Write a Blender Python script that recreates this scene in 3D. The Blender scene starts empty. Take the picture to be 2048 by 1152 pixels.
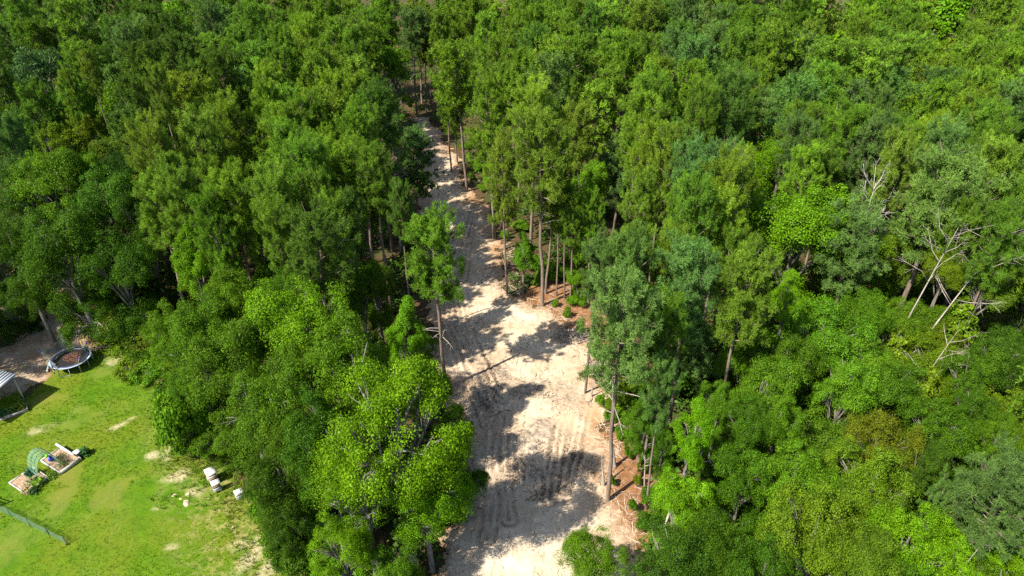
import bpy, math
import numpy as np
from mathutils import Matrix, Vector

SC = bpy.context.scene
COL = SC.collection
RNG = np.random.default_rng(11)

# ------------------------------------------------------------------ camera, sky, sun, exposure
CAM_H, PITCH = 40.0, 32.5
cam_data = bpy.data.cameras.new('camera')
cam_data.sensor_width = 36.0
cam_data.lens = 36.0 * 1400 / 2048
cam_data.clip_start, cam_data.clip_end = 0.5, 2000
cam = bpy.data.objects.new('camera', cam_data)
COL.objects.link(cam)
cam.location = (0, 0, CAM_H)
cam.rotation_euler = (math.radians(90 - PITCH), 0, 0)
SC.camera = cam

SUN_EL, SUN_AZ_TO = 49.0, 37.0          # elevation; compass-free angle (from +x) in which shadows fall
world = bpy.data.worlds.new('World')
SC.world = world
world.use_nodes = True
wn = world.node_tree
for n in list(wn.nodes):
    wn.nodes.remove(n)
w_out = wn.nodes.new('ShaderNodeOutputWorld')
w_bg = wn.nodes.new('ShaderNodeBackground')
w_sky = wn.nodes.new('ShaderNodeTexSky')
w_sky.sky_type = 'NISHITA'
w_sky.sun_disc = False
w_sky.sun_elevation = math.radians(SUN_EL)
w_sky.sun_rotation = math.radians(270 - SUN_AZ_TO)
w_bg.inputs['Strength'].default_value = 0.105
wn.links.new(w_sky.outputs[0], w_bg.inputs['Color'])
wn.links.new(w_bg.outputs[0], w_out.inputs['Surface'])

sd = bpy.data.lights.new('sun', 'SUN')
sd.energy = 5.0
sd.angle = math.radians(0.5)
sd.color = (1.0, 0.94, 0.80)
sun = bpy.data.objects.new('sun', sd)
COL.objects.link(sun)
ce, se = math.cos(math.radians(SUN_EL)), math.sin(math.radians(SUN_EL))
ldir = Vector((math.cos(math.radians(SUN_AZ_TO)) * ce, math.sin(math.radians(SUN_AZ_TO)) * ce, -se))
sun.rotation_euler = ldir.to_track_quat('-Z', 'Y').to_euler()
sun.location = (-40, -30, 80)

SC.view_settings.view_transform = 'Standard'
SC.view_settings.look = 'None'
SC.view_settings.exposure = 1.1
SC.view_settings.gamma = 1.0
SC.view_settings.use_curve_mapping = False
SC.cycles.max_bounces = 5
SC.cycles.diffuse_bounces = 3
SC.cycles.glossy_bounces = 1
SC.cycles.transmission_bounces = 3
SC.cycles.transparent_max_bounces = 8
SC.cycles.use_denoising = False

D = {'trees':[['O',-14.17,29.86,1.96,5.0,'d',0,'dark glossy oak at the near corner of the wood beside the bare lawn patch','the dark corner oak'],
['O',-14.07,29.8,2.12,10.4,'d',0,'dense dark oak overhanging the lone white beehive','the oak above the lone hive'],
['W',-6.31,28.17,3.61,17,'y',0,'very large yellow-green oak with pale limbs leaning over the track','the big yellow-green oak'],
['W',-8.34,26.89,2.71,13,'y',0,'lower yellow-green crown beneath the very large pale-limbed oak',None],
['W',-9.23,25.08,1.95,9,'y',0,'bright yellow-green oak lowest beside the near end of the lawn','the lowest yellow-green oak'],
['W',-5.16,28.48,2.37,9.5,'y',0,'thin yellow-green tree with bare twigs reaching over the near track',None],
['O',-6.66,25.29,1.74,7,'m',0,'small green oak under the large yellow-green oak at the near track edge',None],
['O',-11.07,30.18,2.61,13.5,'d',0,'broad dark oak between the beehives and the large yellow-green oak','the broad dark oak'],
['O',-14.55,32.04,2.4,14,'m',0,'rounded green oak behind the three clustered beehives','the round oak behind the hives'],
['O',-10.36,34.32,2.92,15.5,'m',0,'tall rounded oak just in front of the broad bright sweetgum','the tall rounded oak'],
['W',-14.85,39.31,3.46,15.5,'y',0,'broad bright lime-green sweetgum standing above the dark oaks','the broad lime sweetgum'],
['G',-26.99,50.71,1.98,13,'y',0,'narrow lime-green sweetgum behind the lawn corner,brightest among dark trees','the narrow lime sweetgum'],
['G',-7.31,39.33,1.81,14,'y',0,'yellow-green sweetgum beside the lone pine on the track edge','the sweetgum by the lone pine'],
['O',-18.45,37.09,2.97,14,'m',0,'wide green oak filling the wood edge beyond the mowed lawn','the wide wood-edge oak'],
['O',-23.12,42.47,2.79,12.5,'m',0,'rounded oak behind the bare patch past the trampoline','the oak past the trampoline'],
['O',-23.12,39.46,2.23,8.8,'m',0,'green oak at the lawn edge above the vine covered tree',None],
['V',-25.01,38.48,1.58,7.3,'l',0.118,'slender vine-covered tree standing out on the lawn edge','the vine-covered tree'],
['O',-21.55,38.63,2.12,4.3,'m',-0.176,'low green oak directly behind the beehives',None],
['W',-3.12,32.32,1.4,5.5,'m',0,'thin leafy sapling leaning out over the shaded track ruts',None],
['C',-36.38,53.07,2.32,4.6,'o',0,'drooping olive cedar at the lawn corner past the trampoline','the lawn-corner cedar'],
['C',-34.17,52.31,1.97,3.5,'o',0,'second smaller drooping cedar at the lawn corner',None],
['O',-47.48,55.02,2.87,6.3,'d',0.064,'oak with a dark leaning trunk shading the dirt yard','the leaning yard oak'],
['O',-38.55,52.78,3.61,14.8,'d',0,'huge dark oak spreading over the top of the dirt yard','the huge yard oak'],
['O',-34.34,52.5,3.03,13.0,'d',0,'dark oak between the dirt yard and the narrow lime sweetgum','the dark oak behind the yard'],
['O',-49.46,63.19,3.73,13.0,'d',0.175,'tall dark oak with a bare leaning trunk at the top of the dirt yard','the leaning-trunk oak'],
['O',-37.66,57.84,3.4,16,'d',0,'deep green oak with clumpy branches behind the huge yard oak',None],
['O',-44.1,62.95,3.4,16,'m',0,'large mid-green oak in the shaded wood far behind the yard','the large far oak'],
['O',-51.79,74.34,2.08,14,'o',0,'yellowish oak top above the shaded lawn-side wood','the yellowish oak'],
['O',-49.25,78.63,1.41,14,'o',0,'yellow-topped oak beside the dead white trunk','the yellow-topped oak'],
['O',-67.57,101.51,4.21,16,'b',0,'big pale blue-green round oak far off in the lawn-side wood','the pale blue-green oak'],
['O',-37.3,74.97,1.2,11,'o',0,'small yellow-leaved oak among dark oaks',None],
['P',-35.87,70.47,1.39,21,'o',0,'pale olive pine with thin white trunks above dark oaks','the pale olive pine'],
['O',-61.13,132.62,4.02,17,'l',0,'pale leafy tree at the far shaded clearing','the pale clearing tree'],
['P',-69.61,172.38,5.17,15.3,'b',0.17,'very tall pine with a thick bare trunk beside the far clearing','the thick-trunked pine'],
['P',-13.84,70.68,2.59,19,'d',0,'dark round-topped pine leaning to the far track bend','the dark pine at the bend'],
['P',-15.44,59.19,2.63,17,'m',0,'bright bushy pine in front of the bare dead pine','the bushy pine'],
['P',-11.34,75.72,2.64,12.6,'b',0.034,'pale feathery pine hanging over the far sand track','the feathery track pine'],
['P',-23.05,52.83,2.08,17,'m',0,'broad pine behind the narrow lime sweetgum',None],
['P',-17.34,46.26,1.5,17,'m',0,'pine just behind the broad lime sweetgum,tallest of its row',None],
['P',-30.4,53.6,2.34,16,'m',0,'dense olive pine at the edge of the dark shaded wood',None],
['P',-5.67,46.36,2.33,16.1,'m',-0.022,'lone round-headed pine standing on the sand track edge','the lone track pine'],
['P',6.87,34.25,2.26,18.0,'b',-0.018,'tall pine with a long bare trunk nearest the sand track','the tall nearest pine'],
['P',3.12,59.36,3.04,19.6,'o',-0.038,'tall pale-green pine with twin bare trunks at the track bend','the twin-trunked pine'],
['P',3.52,61.62,2.12,16.7,'o',0.037,'pine whose trunk stands right behind the twin-trunked pine',None],
['P',-0.47,61.42,1.88,16.5,'o',-0.033,'thin pale pine on the outer bend of the sand track','the thin bend pine'],
['P',4.65,61.23,1.09,11.5,'o',-0.015,'slim pine with bare stem beside the pine straw clearing',None],
['P',5.46,60.76,1.19,12.4,'m',-0.045,'slim dark-stemmed pine second in the row on pine straw',None],
['P',5.97,59.91,1.42,12.3,'m',-0.018,'slim pine third in the row on pine straw',None],
['P',7.75,59.18,1.4,12.6,'m',-0.032,'slim pine last in the row on pine straw,by the leafy sapling',None],
['P',-6.1,87.0,3.1,18.8,'m',-0.048,'tall green pine standing over the far sand track','the tall far-track pine'],
['P',-14.39,121.98,2.52,15.5,'m',0.062,'tall pine with bare grey trunk at the far track end','the bare-trunked far pine'],
['G',-2.09,70.13,1.2,12,'y',0,'slim bright lime sapling at the far track edge',None],
['G',1.11,61.91,1.39,7.3,'l',0.018,'leafy lime sweetgum between the bare pine trunks',None],
['P',8.03,41.35,2.26,17,'b',0,'blue-green pine crown directly behind the tall nearest pine','the blue-green pine'],
['P',12.49,41.17,2.16,17,'b',0,'broad blue-green pine second back from the sand track','the broad blue-green pine'],
['P',15.56,39.78,2.11,17,'m',0,'large round pine beside the yellow-green maple','the large round pine'],
['P',16.19,45.07,2.62,7.5,'b',-0.109,'feathery blue-green pine with a visible reddish trunk','the feathery blue-green pine'],
['P',11.98,73.43,2.66,12.7,'b',0.01,'pale blue-green pine with whitish trunk in the wood past the twin-trunked pine','the pale blue-green pine'],
['P',11.45,107.01,2.75,20,'d',0,'dark layered pine rising above the far canopy','the dark layered pine'],
['P',21.87,70.43,2.69,20,'d',0,'dark pine with visible trunk amid the paler canopy','the dark mid-wood pine'],
['O',8.83,98.8,1.81,14,'b',0,'small blue-green tree showing among dark pines','the blue-green tree'],
['G',31.59,98.55,2.45,15,'y',0,'lime-green tree in the far wood','the far lime tree'],
['G',44.63,106.08,2.6,16,'y',0,'bright lime crown beside the bare-topped pine','the bright far lime crown'],
['P',68.17,151.87,2.86,10.1,'o',-0.21,'thin pine with open yellowish crown rising above the canopy','the open-crowned pine'],
['G',88.78,149.12,6.08,17,'y',0,'large lime-green tree at the far horizon edge of the wood','the large far lime tree'],
['O',25.59,67.05,3.32,15,'y',0,'bright green sweetgum group leader in front of the dark mid-wood pine','the bright mid-wood sweetgum'],
['O',24.36,53.73,5.06,16.5,'y',0,'very wide yellow-green maple in the open middle wood','the wide yellow-green maple'],
['G',21.45,44.66,1.42,13,'y',0,'lime sweetgum below the wide yellow-green maple','the lime sweetgum below the maple'],
['P',33.8,51.22,3.86,19,'b',0,'huge blue-green pine with dense clumpy crown','the huge blue-green pine'],
['P',34.51,59.15,2.14,18,'o',0,'round olive pine above the grey dead tree','the round olive pine'],
['W',34.62,48.35,1.99,14,'o',0,'yellow-green oak split by a white bare trunk','the oak with the white trunk'],
['W',37.24,46.51,2.33,14,'o',0,'spreading olive oak with forked white limbs','the oak with forked white limbs'],
['C',36.16,46.05,3.03,10,'o',0,'layered olive cedar under the forked white limbs','the layered cedar'],
['O',23.61,43.03,3.21,12,'l',0,'green oak in the middle of the leafy thicket','the thicket oak'],
['G',10.38,30.29,1.58,13,'y',0,'pointed lime-green sweetgum beside the pine straw clearing','the pointed lime sweetgum'],
['O',10.46,29.05,1.97,8.5,'y',0,'low lime-green sweetgum in front of the pointed one','the low lime sweetgum'],
['W',4.72,26.2,2.07,6.5,'l',0,'young light-green tree standing alone on the near sand','the young tree on the sand'],
['O',8.51,24.37,2.29,10,'d',0,'dark green oak at the near edge past the young sand tree','the dark near oak'],
['O',14.34,29.85,1.96,10,'m',0,'dark round holly-like bush beyond the pointed lime sweetgum',None],
['O',16.49,24.54,2.5,12,'o',0,'broad yellow-tinged oak filling the near thicket','the broad yellow-tinged oak'],
['O',23.31,32.13,2.34,11,'r',0,'reddish-tipped oak in the thicket','the reddish-tipped oak'],
['O',21.48,24.54,2.27,11,'y',0,'yellow-green oak in front of the big near pine','the yellow-green near oak'],
['P',24.96,24.76,2.07,14,'b',0,'big soft blue-green pine at the near thicket edge','the big near pine'],
['P',23.06,26.25,0.82,11,'b',0,'small blue-green pine top poking from the thicket',None],
['O',7.0,60.01,1.06,4.0,'l',-0.23,'small leafy sapling by the row of slim pines',None],
['O',-17.81,45.34,2.16,13,'m',0,None,None],
['O',-21.25,46.25,2.57,13,'m',0,None,None],
['O',-15.28,30.54,1.18,7.5,'d',0,None,None],
['O',-12.32,48.21,2.29,12,'m',0,None,None],
['O',-15.39,47.66,1.88,12,'d',0,None,None],
['O',-11.91,52.05,1.84,10,'m',0,None,None],
['W',-7.02,41.4,1.57,9.5,'m',0,None,None],
['W',-5.73,40.51,1.42,6.5,'m',0,None,None],
['W',-4.42,37.07,1.51,6.5,'d',0,None,None],
['O',-12.97,35.61,2.14,13,'m',0,None,None],
['O',-12.88,30.5,1.67,12,'m',0,None,None],
['O',-27.01,44.41,2.01,10,'m',0,None,None],
['O',-38.02,54.21,2.6,7.2,'d',0.057,None,None],
['O',-43.47,53.29,2.42,14,'d',0,None,None],
['O',-33.78,57.41,2.56,14,'k',0,None,None],
['O',-39.92,68.16,2.68,14,'k',0,None,None],
['O',-50.47,76.55,1.88,13,'o',0,None,None],
['O',-45.25,73.66,1.56,13,'o',0,None,None],
['P',-49.4,65.79,1.85,17,'b',0,None,None],
['P',-50.4,79.06,1.36,18,'o',0,None,None],
['P',-49.49,79.03,1.57,17,'m',0,None,None],
['O',-61.43,84.13,2.32,13,'m',0,None,None],
['O',-47.89,83.9,1.8,12,'d',0,None,None],
['O',-43.29,82.39,2.07,12,'d',0,None,None],
['O',-41.83,83.9,1.8,12,'m',0,None,None],
['P',-29.6,56.83,1.87,17,'m',0,None,None],
['P',-25.58,55.1,1.49,17,'m',0,None,None],
['P',-49.83,83.5,1.18,19,'o',0,None,None],
['P',-71.04,167.53,3.36,14.9,'d',0.098,None,None],
['P',-15.43,66.38,2.23,18,'m',0,None,None],
['P',-12.2,58.52,1.68,17,'m',0,None,None],
['P',-15.88,52.73,1.65,17,'m',0,None,None],
['P',-18.87,58.44,1.89,18,'m',0,None,None],
['P',-19.45,51.26,1.91,18,'m',0,None,None],
['P',-14.13,48.46,1.75,17,'m',0,None,None],
['P',-23.66,50.57,1.82,16,'m',0,None,None],
['P',-27.75,53.3,1.88,17,'m',0,None,None],
['P',-13.96,67.59,1.87,9.0,'m',-0.143,None,None],
['P',-12.68,49.29,1.37,17,'d',0,None,None],
['P',-9.46,53.87,1.27,16,'d',0,None,None],
['P',-21.08,69.89,2.19,18,'m',0,None,None],
['P',-20.2,77.89,1.97,18,'l',0,None,None],
['P',-8.67,93.46,2.02,13.7,'m',-0.012,None,None],
['P',-8.04,96.98,1.94,10.7,'m',-0.043,None,None],
['P',-12.32,114.63,2.37,17.1,'o',0.055,None,None],
['P',-15.05,119.8,2.26,16.6,'o',0.053,None,None],
['P',-16.27,117.43,2.42,17.0,'b',0.017,None,None],
['P',-2.08,73.21,2.4,19,'m',0,None,None],
['P',-1.32,76.28,2.06,19,'l',0,None,None],
['P',9.89,37.47,1.48,15,'m',0,None,None],
['P',9.51,33.47,1.24,13,'b',0,None,None],
['P',11.51,42.74,1.59,17,'m',0,None,None],
['P',6.28,45.83,1.42,15,'b',0,None,None],
['P',16.41,46.85,1.54,15,'m',0,None,None],
['P',13.94,60.06,2.05,18,'o',0,None,None],
['P',15.9,56.45,2.17,18,'b',0,None,None],
['P',14.56,53.23,1.79,16,'m',0,None,None],
['P',11.48,55.02,1.73,16,'m',0,None,None],
['P',4.41,80.88,2.76,19,'b',0,None,None],
['P',2.38,94.62,2.31,19,'d',0,None,None],
['P',20.5,112.36,2.89,19,'o',0,None,None],
['P',27.92,113.59,2.71,20,'b',0,None,None],
['P',14.65,72.84,2.52,19,'m',0,None,None],
['P',38.77,95.43,3.03,18,'b',0,None,None],
['O',80.89,123.29,3.85,14,'b',0,None,None],
['P',46.2,65.87,2.71,18,'m',0,None,None],
['P',28.92,61.14,2.0,16,'m',0,None,None],
['P',45.73,73.88,2.43,18,'m',0,None,None],
['P',34.68,47.58,1.72,17,'m',0,None,None],
['P',37.06,46.32,1.88,17,'m',0,None,None],
['C',29.35,42.89,2.11,9.5,'o',0,None,None],
['C',29.65,38.64,1.97,9,'o',0,None,None],
['O',26.62,43.63,2.07,12,'m',0,None,None],
['O',20.26,39.7,2.33,11,'m',0,None,None],
['O',23.24,37.19,2.58,11,'l',0,None,None],
['O',11.29,24.85,2.04,10,'d',0,None,None],
['O',13.33,23.55,1.98,10,'d',0,None,None],
['O',14.76,33.25,1.58,11,'m',0,None,None],
['O',13.88,34.89,1.3,11,'m',0,None,None],
['O',17.06,33.4,1.75,11,'m',0,None,None],
['O',16.92,29.1,2.2,11,'l',0,None,None],
['O',21.26,28.3,2.17,11,'o',0,None,None],
['O',28.25,33.89,2.12,10,'m',0,None,None],
['O',31.1,35.06,1.83,10,'d',0,None,None],
['O',24.89,30.01,1.66,10,'d',0,None,None],
['O',23.78,23.46,1.84,10,'y',0,None,None],
['O',17.66,22.68,1.78,11,'o',0,None,None],
['O',26.4,23.6,1.57,10,'y',0,None,None],
['O',33.53,46.43,2.23,9,'m',0,None,None],
['O',31.94,47.52,1.96,9,'l',0,None,None],
['O',34.56,45.47,2.01,8.5,'o',0,None,None],
['O',34.08,38.51,1.9,12,'d',0,None,None],
['O',29.68,31.27,1.37,11,'m',0,None,None],
['O',32.83,38.7,1.93,11,'m',0,None,None],
['O',9.7,38.08,1.46,6,'m',0,None,None],
['O',8.36,42.86,1.12,5,'o',0,None,None],
['O',10.99,36.73,1.08,5,'m',0,None,None],
['O',12.8,32.01,1.13,7,'m',0,None,None],
['B',-13.55,28.66,1.28,2.7,'d',0,None,None],
['B',-15.38,29.82,1.15,2.3,'m',0,None,None],
['B',-17.17,32.61,1.04,2.0,'m',0,None,None],
['B',-28.39,44.56,1.25,2.0,'m',0,None,None],
['B',-30.61,48.9,1.33,2.0,'m',0,None,None],
['B',8.09,48.02,0.37,1.5,'o',0,None,None],
['B',7.33,44.15,0.38,1.6,'l',0,None,None],
['B',8.09,42.68,0.61,1.0,'m',0,None,None],
['B',8.5,40.35,0.36,1.6,'l',0,None,None],
['B',8.92,38.27,0.32,1.5,'l',0,None,None],
['B',9.69,36.69,0.34,1.6,'m',0,None,None],
['B',7.34,35.6,0.28,1.4,'l',0,None,None],
['B',9.94,34.6,0.54,1.0,'m',0,None,None],
['B',6.52,54.56,0.4,1.5,'o',0,None,None],
['B',5.5,57.19,0.38,1.4,'l',0,None,None],
['B',4.37,59.16,0.32,1.1,'l',0,None,None],
['B',2.71,63.19,0.45,1.5,'l',0,None,None],
['B',-0.83,73.29,0.5,1.5,'l',0,None,None],
['B',-3.98,86.95,0.52,1.4,'l',0,None,None],
['B',-5.73,90.95,0.49,1.2,'m',0,None,None],
['B',8.45,33.21,0.32,1.6,'l',0,None,None],
['B',9.17,35.6,0.28,1.4,'o',0,None,None],
['B',-11.91,28.12,1.11,2.3,'y',0,None,None],
['B',-10.25,27.76,1.11,2.3,'y',0,None,None],
['B',-33.53,48.2,1.32,2.0,'o',0,None,None],
['B',-31.56,47.51,1.31,2.0,'m',0,None,None],
['B',-33.15,49.61,1.35,2.0,'m',0,None,None],
['B',-31.43,49.25,1.34,2.0,'m',0,None,None],
['B',-35.58,51.46,1.38,2.0,'o',0,None,None],
['B',-27.92,42.32,1.01,1.7,'m',0,None,None],
['B',-14.51,28.8,0.97,2.0,'d',0,None,None],
['B',-4.13,32.83,1.04,2.0,'m',0,None,None],
['B',-4.62,37.01,1.12,2.0,'d',0,None,None],
['B',9.24,43.03,1.23,2.0,'l',0,None,None],
['B',9.95,40.26,1.37,2.3,'m',0,None,None],
['B',11.4,38.03,1.14,2.0,'m',0,None,None],
['B',10.18,46.04,1.07,1.7,'o',0,None,None],
['B',11.54,44.56,1.25,2.0,'m',0,None,None],
['B',10.32,33.05,1.05,2.0,'m',0,None,None],
['B',9.08,31.69,0.85,1.7,'m',0,None,None],
['B',6.69,59.65,1.02,1.3,'l',0,None,None],
['B',4.1,64.59,1.35,1.7,'l',0,None,None],
['B',2.28,67.27,1.39,1.7,'l',0,None,None],
['B',5.75,65.11,1.36,1.7,'m',0,None,None],
['B',7.48,63.06,1.33,1.7,'m',0,None,None],
['B',0.97,76.02,1.22,1.3,'l',0,None,None],
['B',-4.62,94.8,1.44,1.3,'m',0,None,None],
['B',-7.27,103.15,1.16,1.0,'m',0,None,None],
['B',-11.33,67.27,1.39,1.7,'m',0,None,None],
['B',-13.0,75.86,1.37,1.5,'d',0,None,None],
['B',-9.8,63.33,1.06,1.3,'m',0,None,None],
['B',-31.16,50.5,0.97,1.3,'o',0.0,None,None],
['B',-30.1,48.2,1.16,2.4,'o',0.0,None,None],
['B',-27.52,43.43,1.49,2.7,'m',0.0,None,None],
['B',-25.23,40.67,1.39,3.0,'m',0.0,None,None],
['B',-24.85,38.89,1.2,2.0,'m',0.0,None,None],
['B',-23.47,39.14,1.1,1.9,'m',0.0,None,None],
['B',-20.25,39.34,1.45,1.9,'m',0.0,None,None],
['B',-19.71,37.78,1.31,2.0,'d',0.0,None,None],
['B',-16.73,34.07,1.47,2.2,'o',0.0,None,None],
['B',-16.34,32.85,1.44,3.0,'m',0.0,None,None],
['B',13.31,27.39,1.53,2.9,'d',0.0,None,None],
['B',13.73,57.18,1.58,3.7,'d',0.0,None,None],
['B',14.25,52.42,2.02,4.8,'d',0.0,None,None],
['B',44.22,59.21,2.1,3.8,'m',0.0,None,None],
['B',22.43,43.34,1.79,3.3,'o',0.0,None,None],
['B',20.1,37.38,1.71,3.0,'m',0.0,None,None],
['B',22.45,52.64,1.37,3.1,'l',0.0,None,None],
['B',19.79,38.39,2.05,4.4,'o',0.0,None,None],
['B',25.53,30.45,2.0,4.6,'l',0.0,None,None],
['B',18.29,34.78,1.78,4.0,'l',0.0,None,None],
['B',27.9,61.75,1.88,3.4,'o',0.0,None,None],
['B',39.77,60.85,1.7,3.3,'l',0.0,None,None],
['B',13.89,45.31,2.06,4.3,'d',0.0,None,None],
['B',26.3,32.81,2.04,4.8,'o',0.0,None,None],
['B',14.65,31.68,2.19,3.9,'d',0.0,None,None],
['B',17.86,27.5,1.58,3.5,'m',0.0,None,None],
['B',14.57,46.93,2.2,5.1,'m',0.0,None,None],
['B',20.8,27.52,1.41,2.6,'m',0.0,None,None],
['B',15.08,32.27,2.18,5.1,'m',0.0,None,None],
['B',14.71,68.09,1.58,3.4,'o',0.0,None,None],
['B',30.63,33.63,1.84,3.5,'o',0.0,None,None],
['B',42.28,57.84,1.6,3.5,'m',0.0,None,None],
['B',15.27,51.33,1.83,3.4,'l',0.0,None,None],
['B',32.67,58.54,2.03,4.1,'l',0.0,None,None],
['B',25.24,51.68,1.97,3.9,'m',0.0,None,None],
['B',14.23,58.79,1.65,3.8,'m',0.0,None,None],
['B',17.9,45.35,1.56,3.0,'m',0.0,None,None],
['B',40.36,58.5,1.35,3.0,'m',0.0,None,None],
['B',25.63,55.59,1.87,3.5,'m',0.0,None,None],
['B',34.71,39.03,1.32,2.4,'d',0.0,None,None],
['B',23.96,44.69,2.04,3.7,'l',0.0,None,None],
['B',18.59,31.26,1.33,3.0,'o',0.0,None,None],
['O',-51.5,45.6,3.8,13,'d',0.0,None,None],
['O',-54,47.5,4.4,14,'d',0.0,None,None],
['O',-60,54,4.6,15,'d',0.0,None,None],
['O',-66,60,4.6,15,'d',0.0,None,None],
['O',-57,60.5,4,14,'m',0.0,None,None],
['O',-52.5,54.5,3.2,12,'d',0.0,None,None],
['O',-70,68,4.5,15,'d',0.0,None,None],
['P',46.98,87.22,2.89,15.8,'b',0.0,None,None],
['P',20.1,63.77,2.13,15.3,'b',0.0,None,None],
['O',31.98,20.66,2.18,8.3,'o',0.0,None,None],
['O',81.54,129.13,4.34,11.5,'o',0.0,None,None],
['O',34.63,26.21,2.32,7.3,'o',0.0,None,None],
['P',-26.02,70.3,2.31,19.2,'m',0.0,None,None],
['O',-24.58,59.87,3.08,14.4,'m',0.0,None,None],
['P',8.67,120.7,2.2,18.9,'m',0.0,None,None],
['G',33.4,126.8,3.76,11.4,'y',0.0,None,None],
['O',36.21,55.79,3.06,10.9,'o',0.0,None,None],
['P',42.61,129.45,2.42,18.5,'b',0.0,None,None],
['O',-77.11,113.27,2.76,12.8,'b',0.0,None,None],
['P',-44.41,128.29,2.25,18.4,'l',0.0,None,None],
['O',26.41,37.59,2.79,9.8,'m',0.0,None,None],
['P',-24.96,100.83,2.23,19.2,'l',0.0,None,None],
['O',-75.13,135.88,4.05,14.1,'m',0.0,None,None],
['O',-44.49,101.28,3.42,11.8,'d',0.0,None,None],
['P',-23.24,106.14,3.03,17.9,'m',0.0,None,None],
['G',52.37,87.72,3.07,13.9,'y',0.0,None,None],
['P',57.45,101.52,2.53,16.0,'l',0.0,None,None],
['O',29.3,53.99,2.24,10.0,'m',0.0,None,None],
['P',-53.26,106.26,2.11,18.4,'b',0.0,None,None],
['P',46.51,69.59,2.63,18.4,'l',0.0,None,None],
['P',16.13,50.27,2.2,16.4,'l',0.0,None,None],
['P',27.58,49.15,2.81,15.5,'b',0.0,None,None],
['P',59.58,89.12,2.72,15.4,'l',0.0,None,None],
['P',36.72,103.0,2.72,17.8,'m',0.0,None,None],
['P',85.4,122.91,2.58,18.7,'m',0.0,None,None],
['P',-55.47,113.25,3.08,18.6,'d',0.0,None,None],
['P',-50.25,129.81,2.29,15.7,'b',0.0,None,None],
['P',77.95,111.06,2.37,18.9,'l',0.0,None,None],
['P',-38.11,81.32,2.6,17.0,'o',0.0,None,None],
['O',87.56,136.47,3.75,13.2,'m',0.0,None,None],
['P',-3.76,102.98,2.4,19.1,'l',0.0,None,None],
['P',30.15,73.95,2.7,18.4,'b',0.0,None,None],
['P',34.59,94.49,2.95,19.3,'o',0.0,None,None],
['P',-31.5,124.03,2.94,19.0,'m',0.0,None,None],
['O',-55.98,85.41,2.83,14.6,'d',0.0,None,None],
['P',-22.13,110.42,2.34,16.1,'l',0.0,None,None],
['P',-6.24,117.86,3.09,18.6,'m',0.0,None,None],
['O',57.3,128.2,3.13,11.7,'l',0.0,None,None],
['P',16.62,89.1,2.16,19.3,'m',0.0,None,None],
['P',1.0,133.69,3.18,19.0,'l',0.0,None,None],
['O',-64.37,118.13,3.59,14.5,'d',0.0,None,None],
['P',-24.48,87.45,2.54,18.7,'m',0.0,None,None],
['P',-51.51,90.83,2.52,15.5,'b',0.0,None,None],
['O',-89.49,127.03,3.92,12.1,'m',0.0,None,None],
['P',-24.47,74.42,2.56,17.2,'m',0.0,None,None],
['P',36.86,111.66,2.25,18.1,'m',0.0,None,None],
['P',13.61,97.3,2.73,18.0,'l',0.0,None,None],
['P',25.94,81.82,2.79,17.1,'l',0.0,None,None],
['P',-21.51,124.93,2.87,18.9,'m',0.0,None,None],
['P',58.86,92.62,2.06,18.6,'m',0.0,None,None],
['P',21.71,95.87,2.32,18.5,'b',0.0,None,None],
['G',99.24,144.55,3.86,14.0,'y',0.0,None,None],
['P',63.49,136.0,3.11,15.9,'l',0.0,None,None],
['P',23.81,103.37,2.74,17.9,'d',0.0,None,None],
['P',-51.74,102.51,2.43,17.9,'d',0.0,None,None],
['P',33.81,132.88,2.3,18.5,'m',0.0,None,None],
['O',-29.18,75.89,3.19,11.9,'d',0.0,None,None],
['P',41.89,67.69,2.49,16.2,'l',0.0,None,None],
['O',-61.38,66.21,3.07,12.0,'m',0.0,None,None],
['O',-49.22,113.87,3.33,12.8,'m',0.0,None,None],
['P',7.43,111.74,2.51,17.2,'l',0.0,None,None],
['O',43.5,36.61,2.51,10.4,'d',0.0,None,None],
['O',-65.76,107.15,4.02,13.2,'d',0.0,None,None],
['P',11.21,116.47,2.99,18.4,'m',0.0,None,None],
['O',43.77,49.62,2.1,9.9,'m',0.0,None,None],
['O',-80.88,131.5,4.33,14.0,'b',0.0,None,None],
['P',-82.02,146.6,3.29,16.7,'b',0.0,None,None],
['P',42.58,86.74,2.52,19.2,'l',0.0,None,None],
['P',36.5,119.48,2.75,17.3,'m',0.0,None,None],
['P',40.44,81.52,2.73,16.1,'b',0.0,None,None],
['P',10.13,80.21,2.5,15.9,'l',0.0,None,None],
['O',40.53,32.51,2.79,8.5,'d',0.0,None,None],
['P',-35.04,127.32,2.63,17.3,'m',0.0,None,None],
['P',51.21,83.33,2.77,16.7,'b',0.0,None,None],
['P',44.02,60.69,2.26,17.9,'m',0.0,None,None],
['P',33.48,108.53,2.72,17.1,'m',0.0,None,None],
['P',-4.72,130.31,2.75,17.9,'m',0.0,None,None],
['P',33.93,62.71,2.31,17.8,'b',0.0,None,None],
['P',-30.38,102.18,2.56,15.9,'l',0.0,None,None],
['O',49.36,72.35,3.58,13.9,'m',0.0,None,None],
['P',-14.45,62.63,2.16,14.6,'l',0.0,None,None],
['P',40.15,53.61,2.9,18.8,'o',0.0,None,None],
['P',-41.5,89.97,2.6,15.5,'d',0.0,None,None],
['P',53.84,74.87,2.45,17.6,'b',0.0,None,None],
['P',-59.41,110.12,2.46,17.1,'d',0.0,None,None],
['P',34.86,77.33,2.67,18.7,'m',0.0,None,None],
['P',-21.86,97.83,2.31,18.5,'m',0.0,None,None],
['P',-18.96,85.45,2.31,17.6,'m',0.0,None,None],
['P',-80.1,120.34,2.73,19.0,'m',0.0,None,None],
['O',52.5,114.86,3.03,14.1,'m',0.0,None,None],
['O',-58.51,77.85,2.98,11.2,'d',0.0,None,None],
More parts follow.
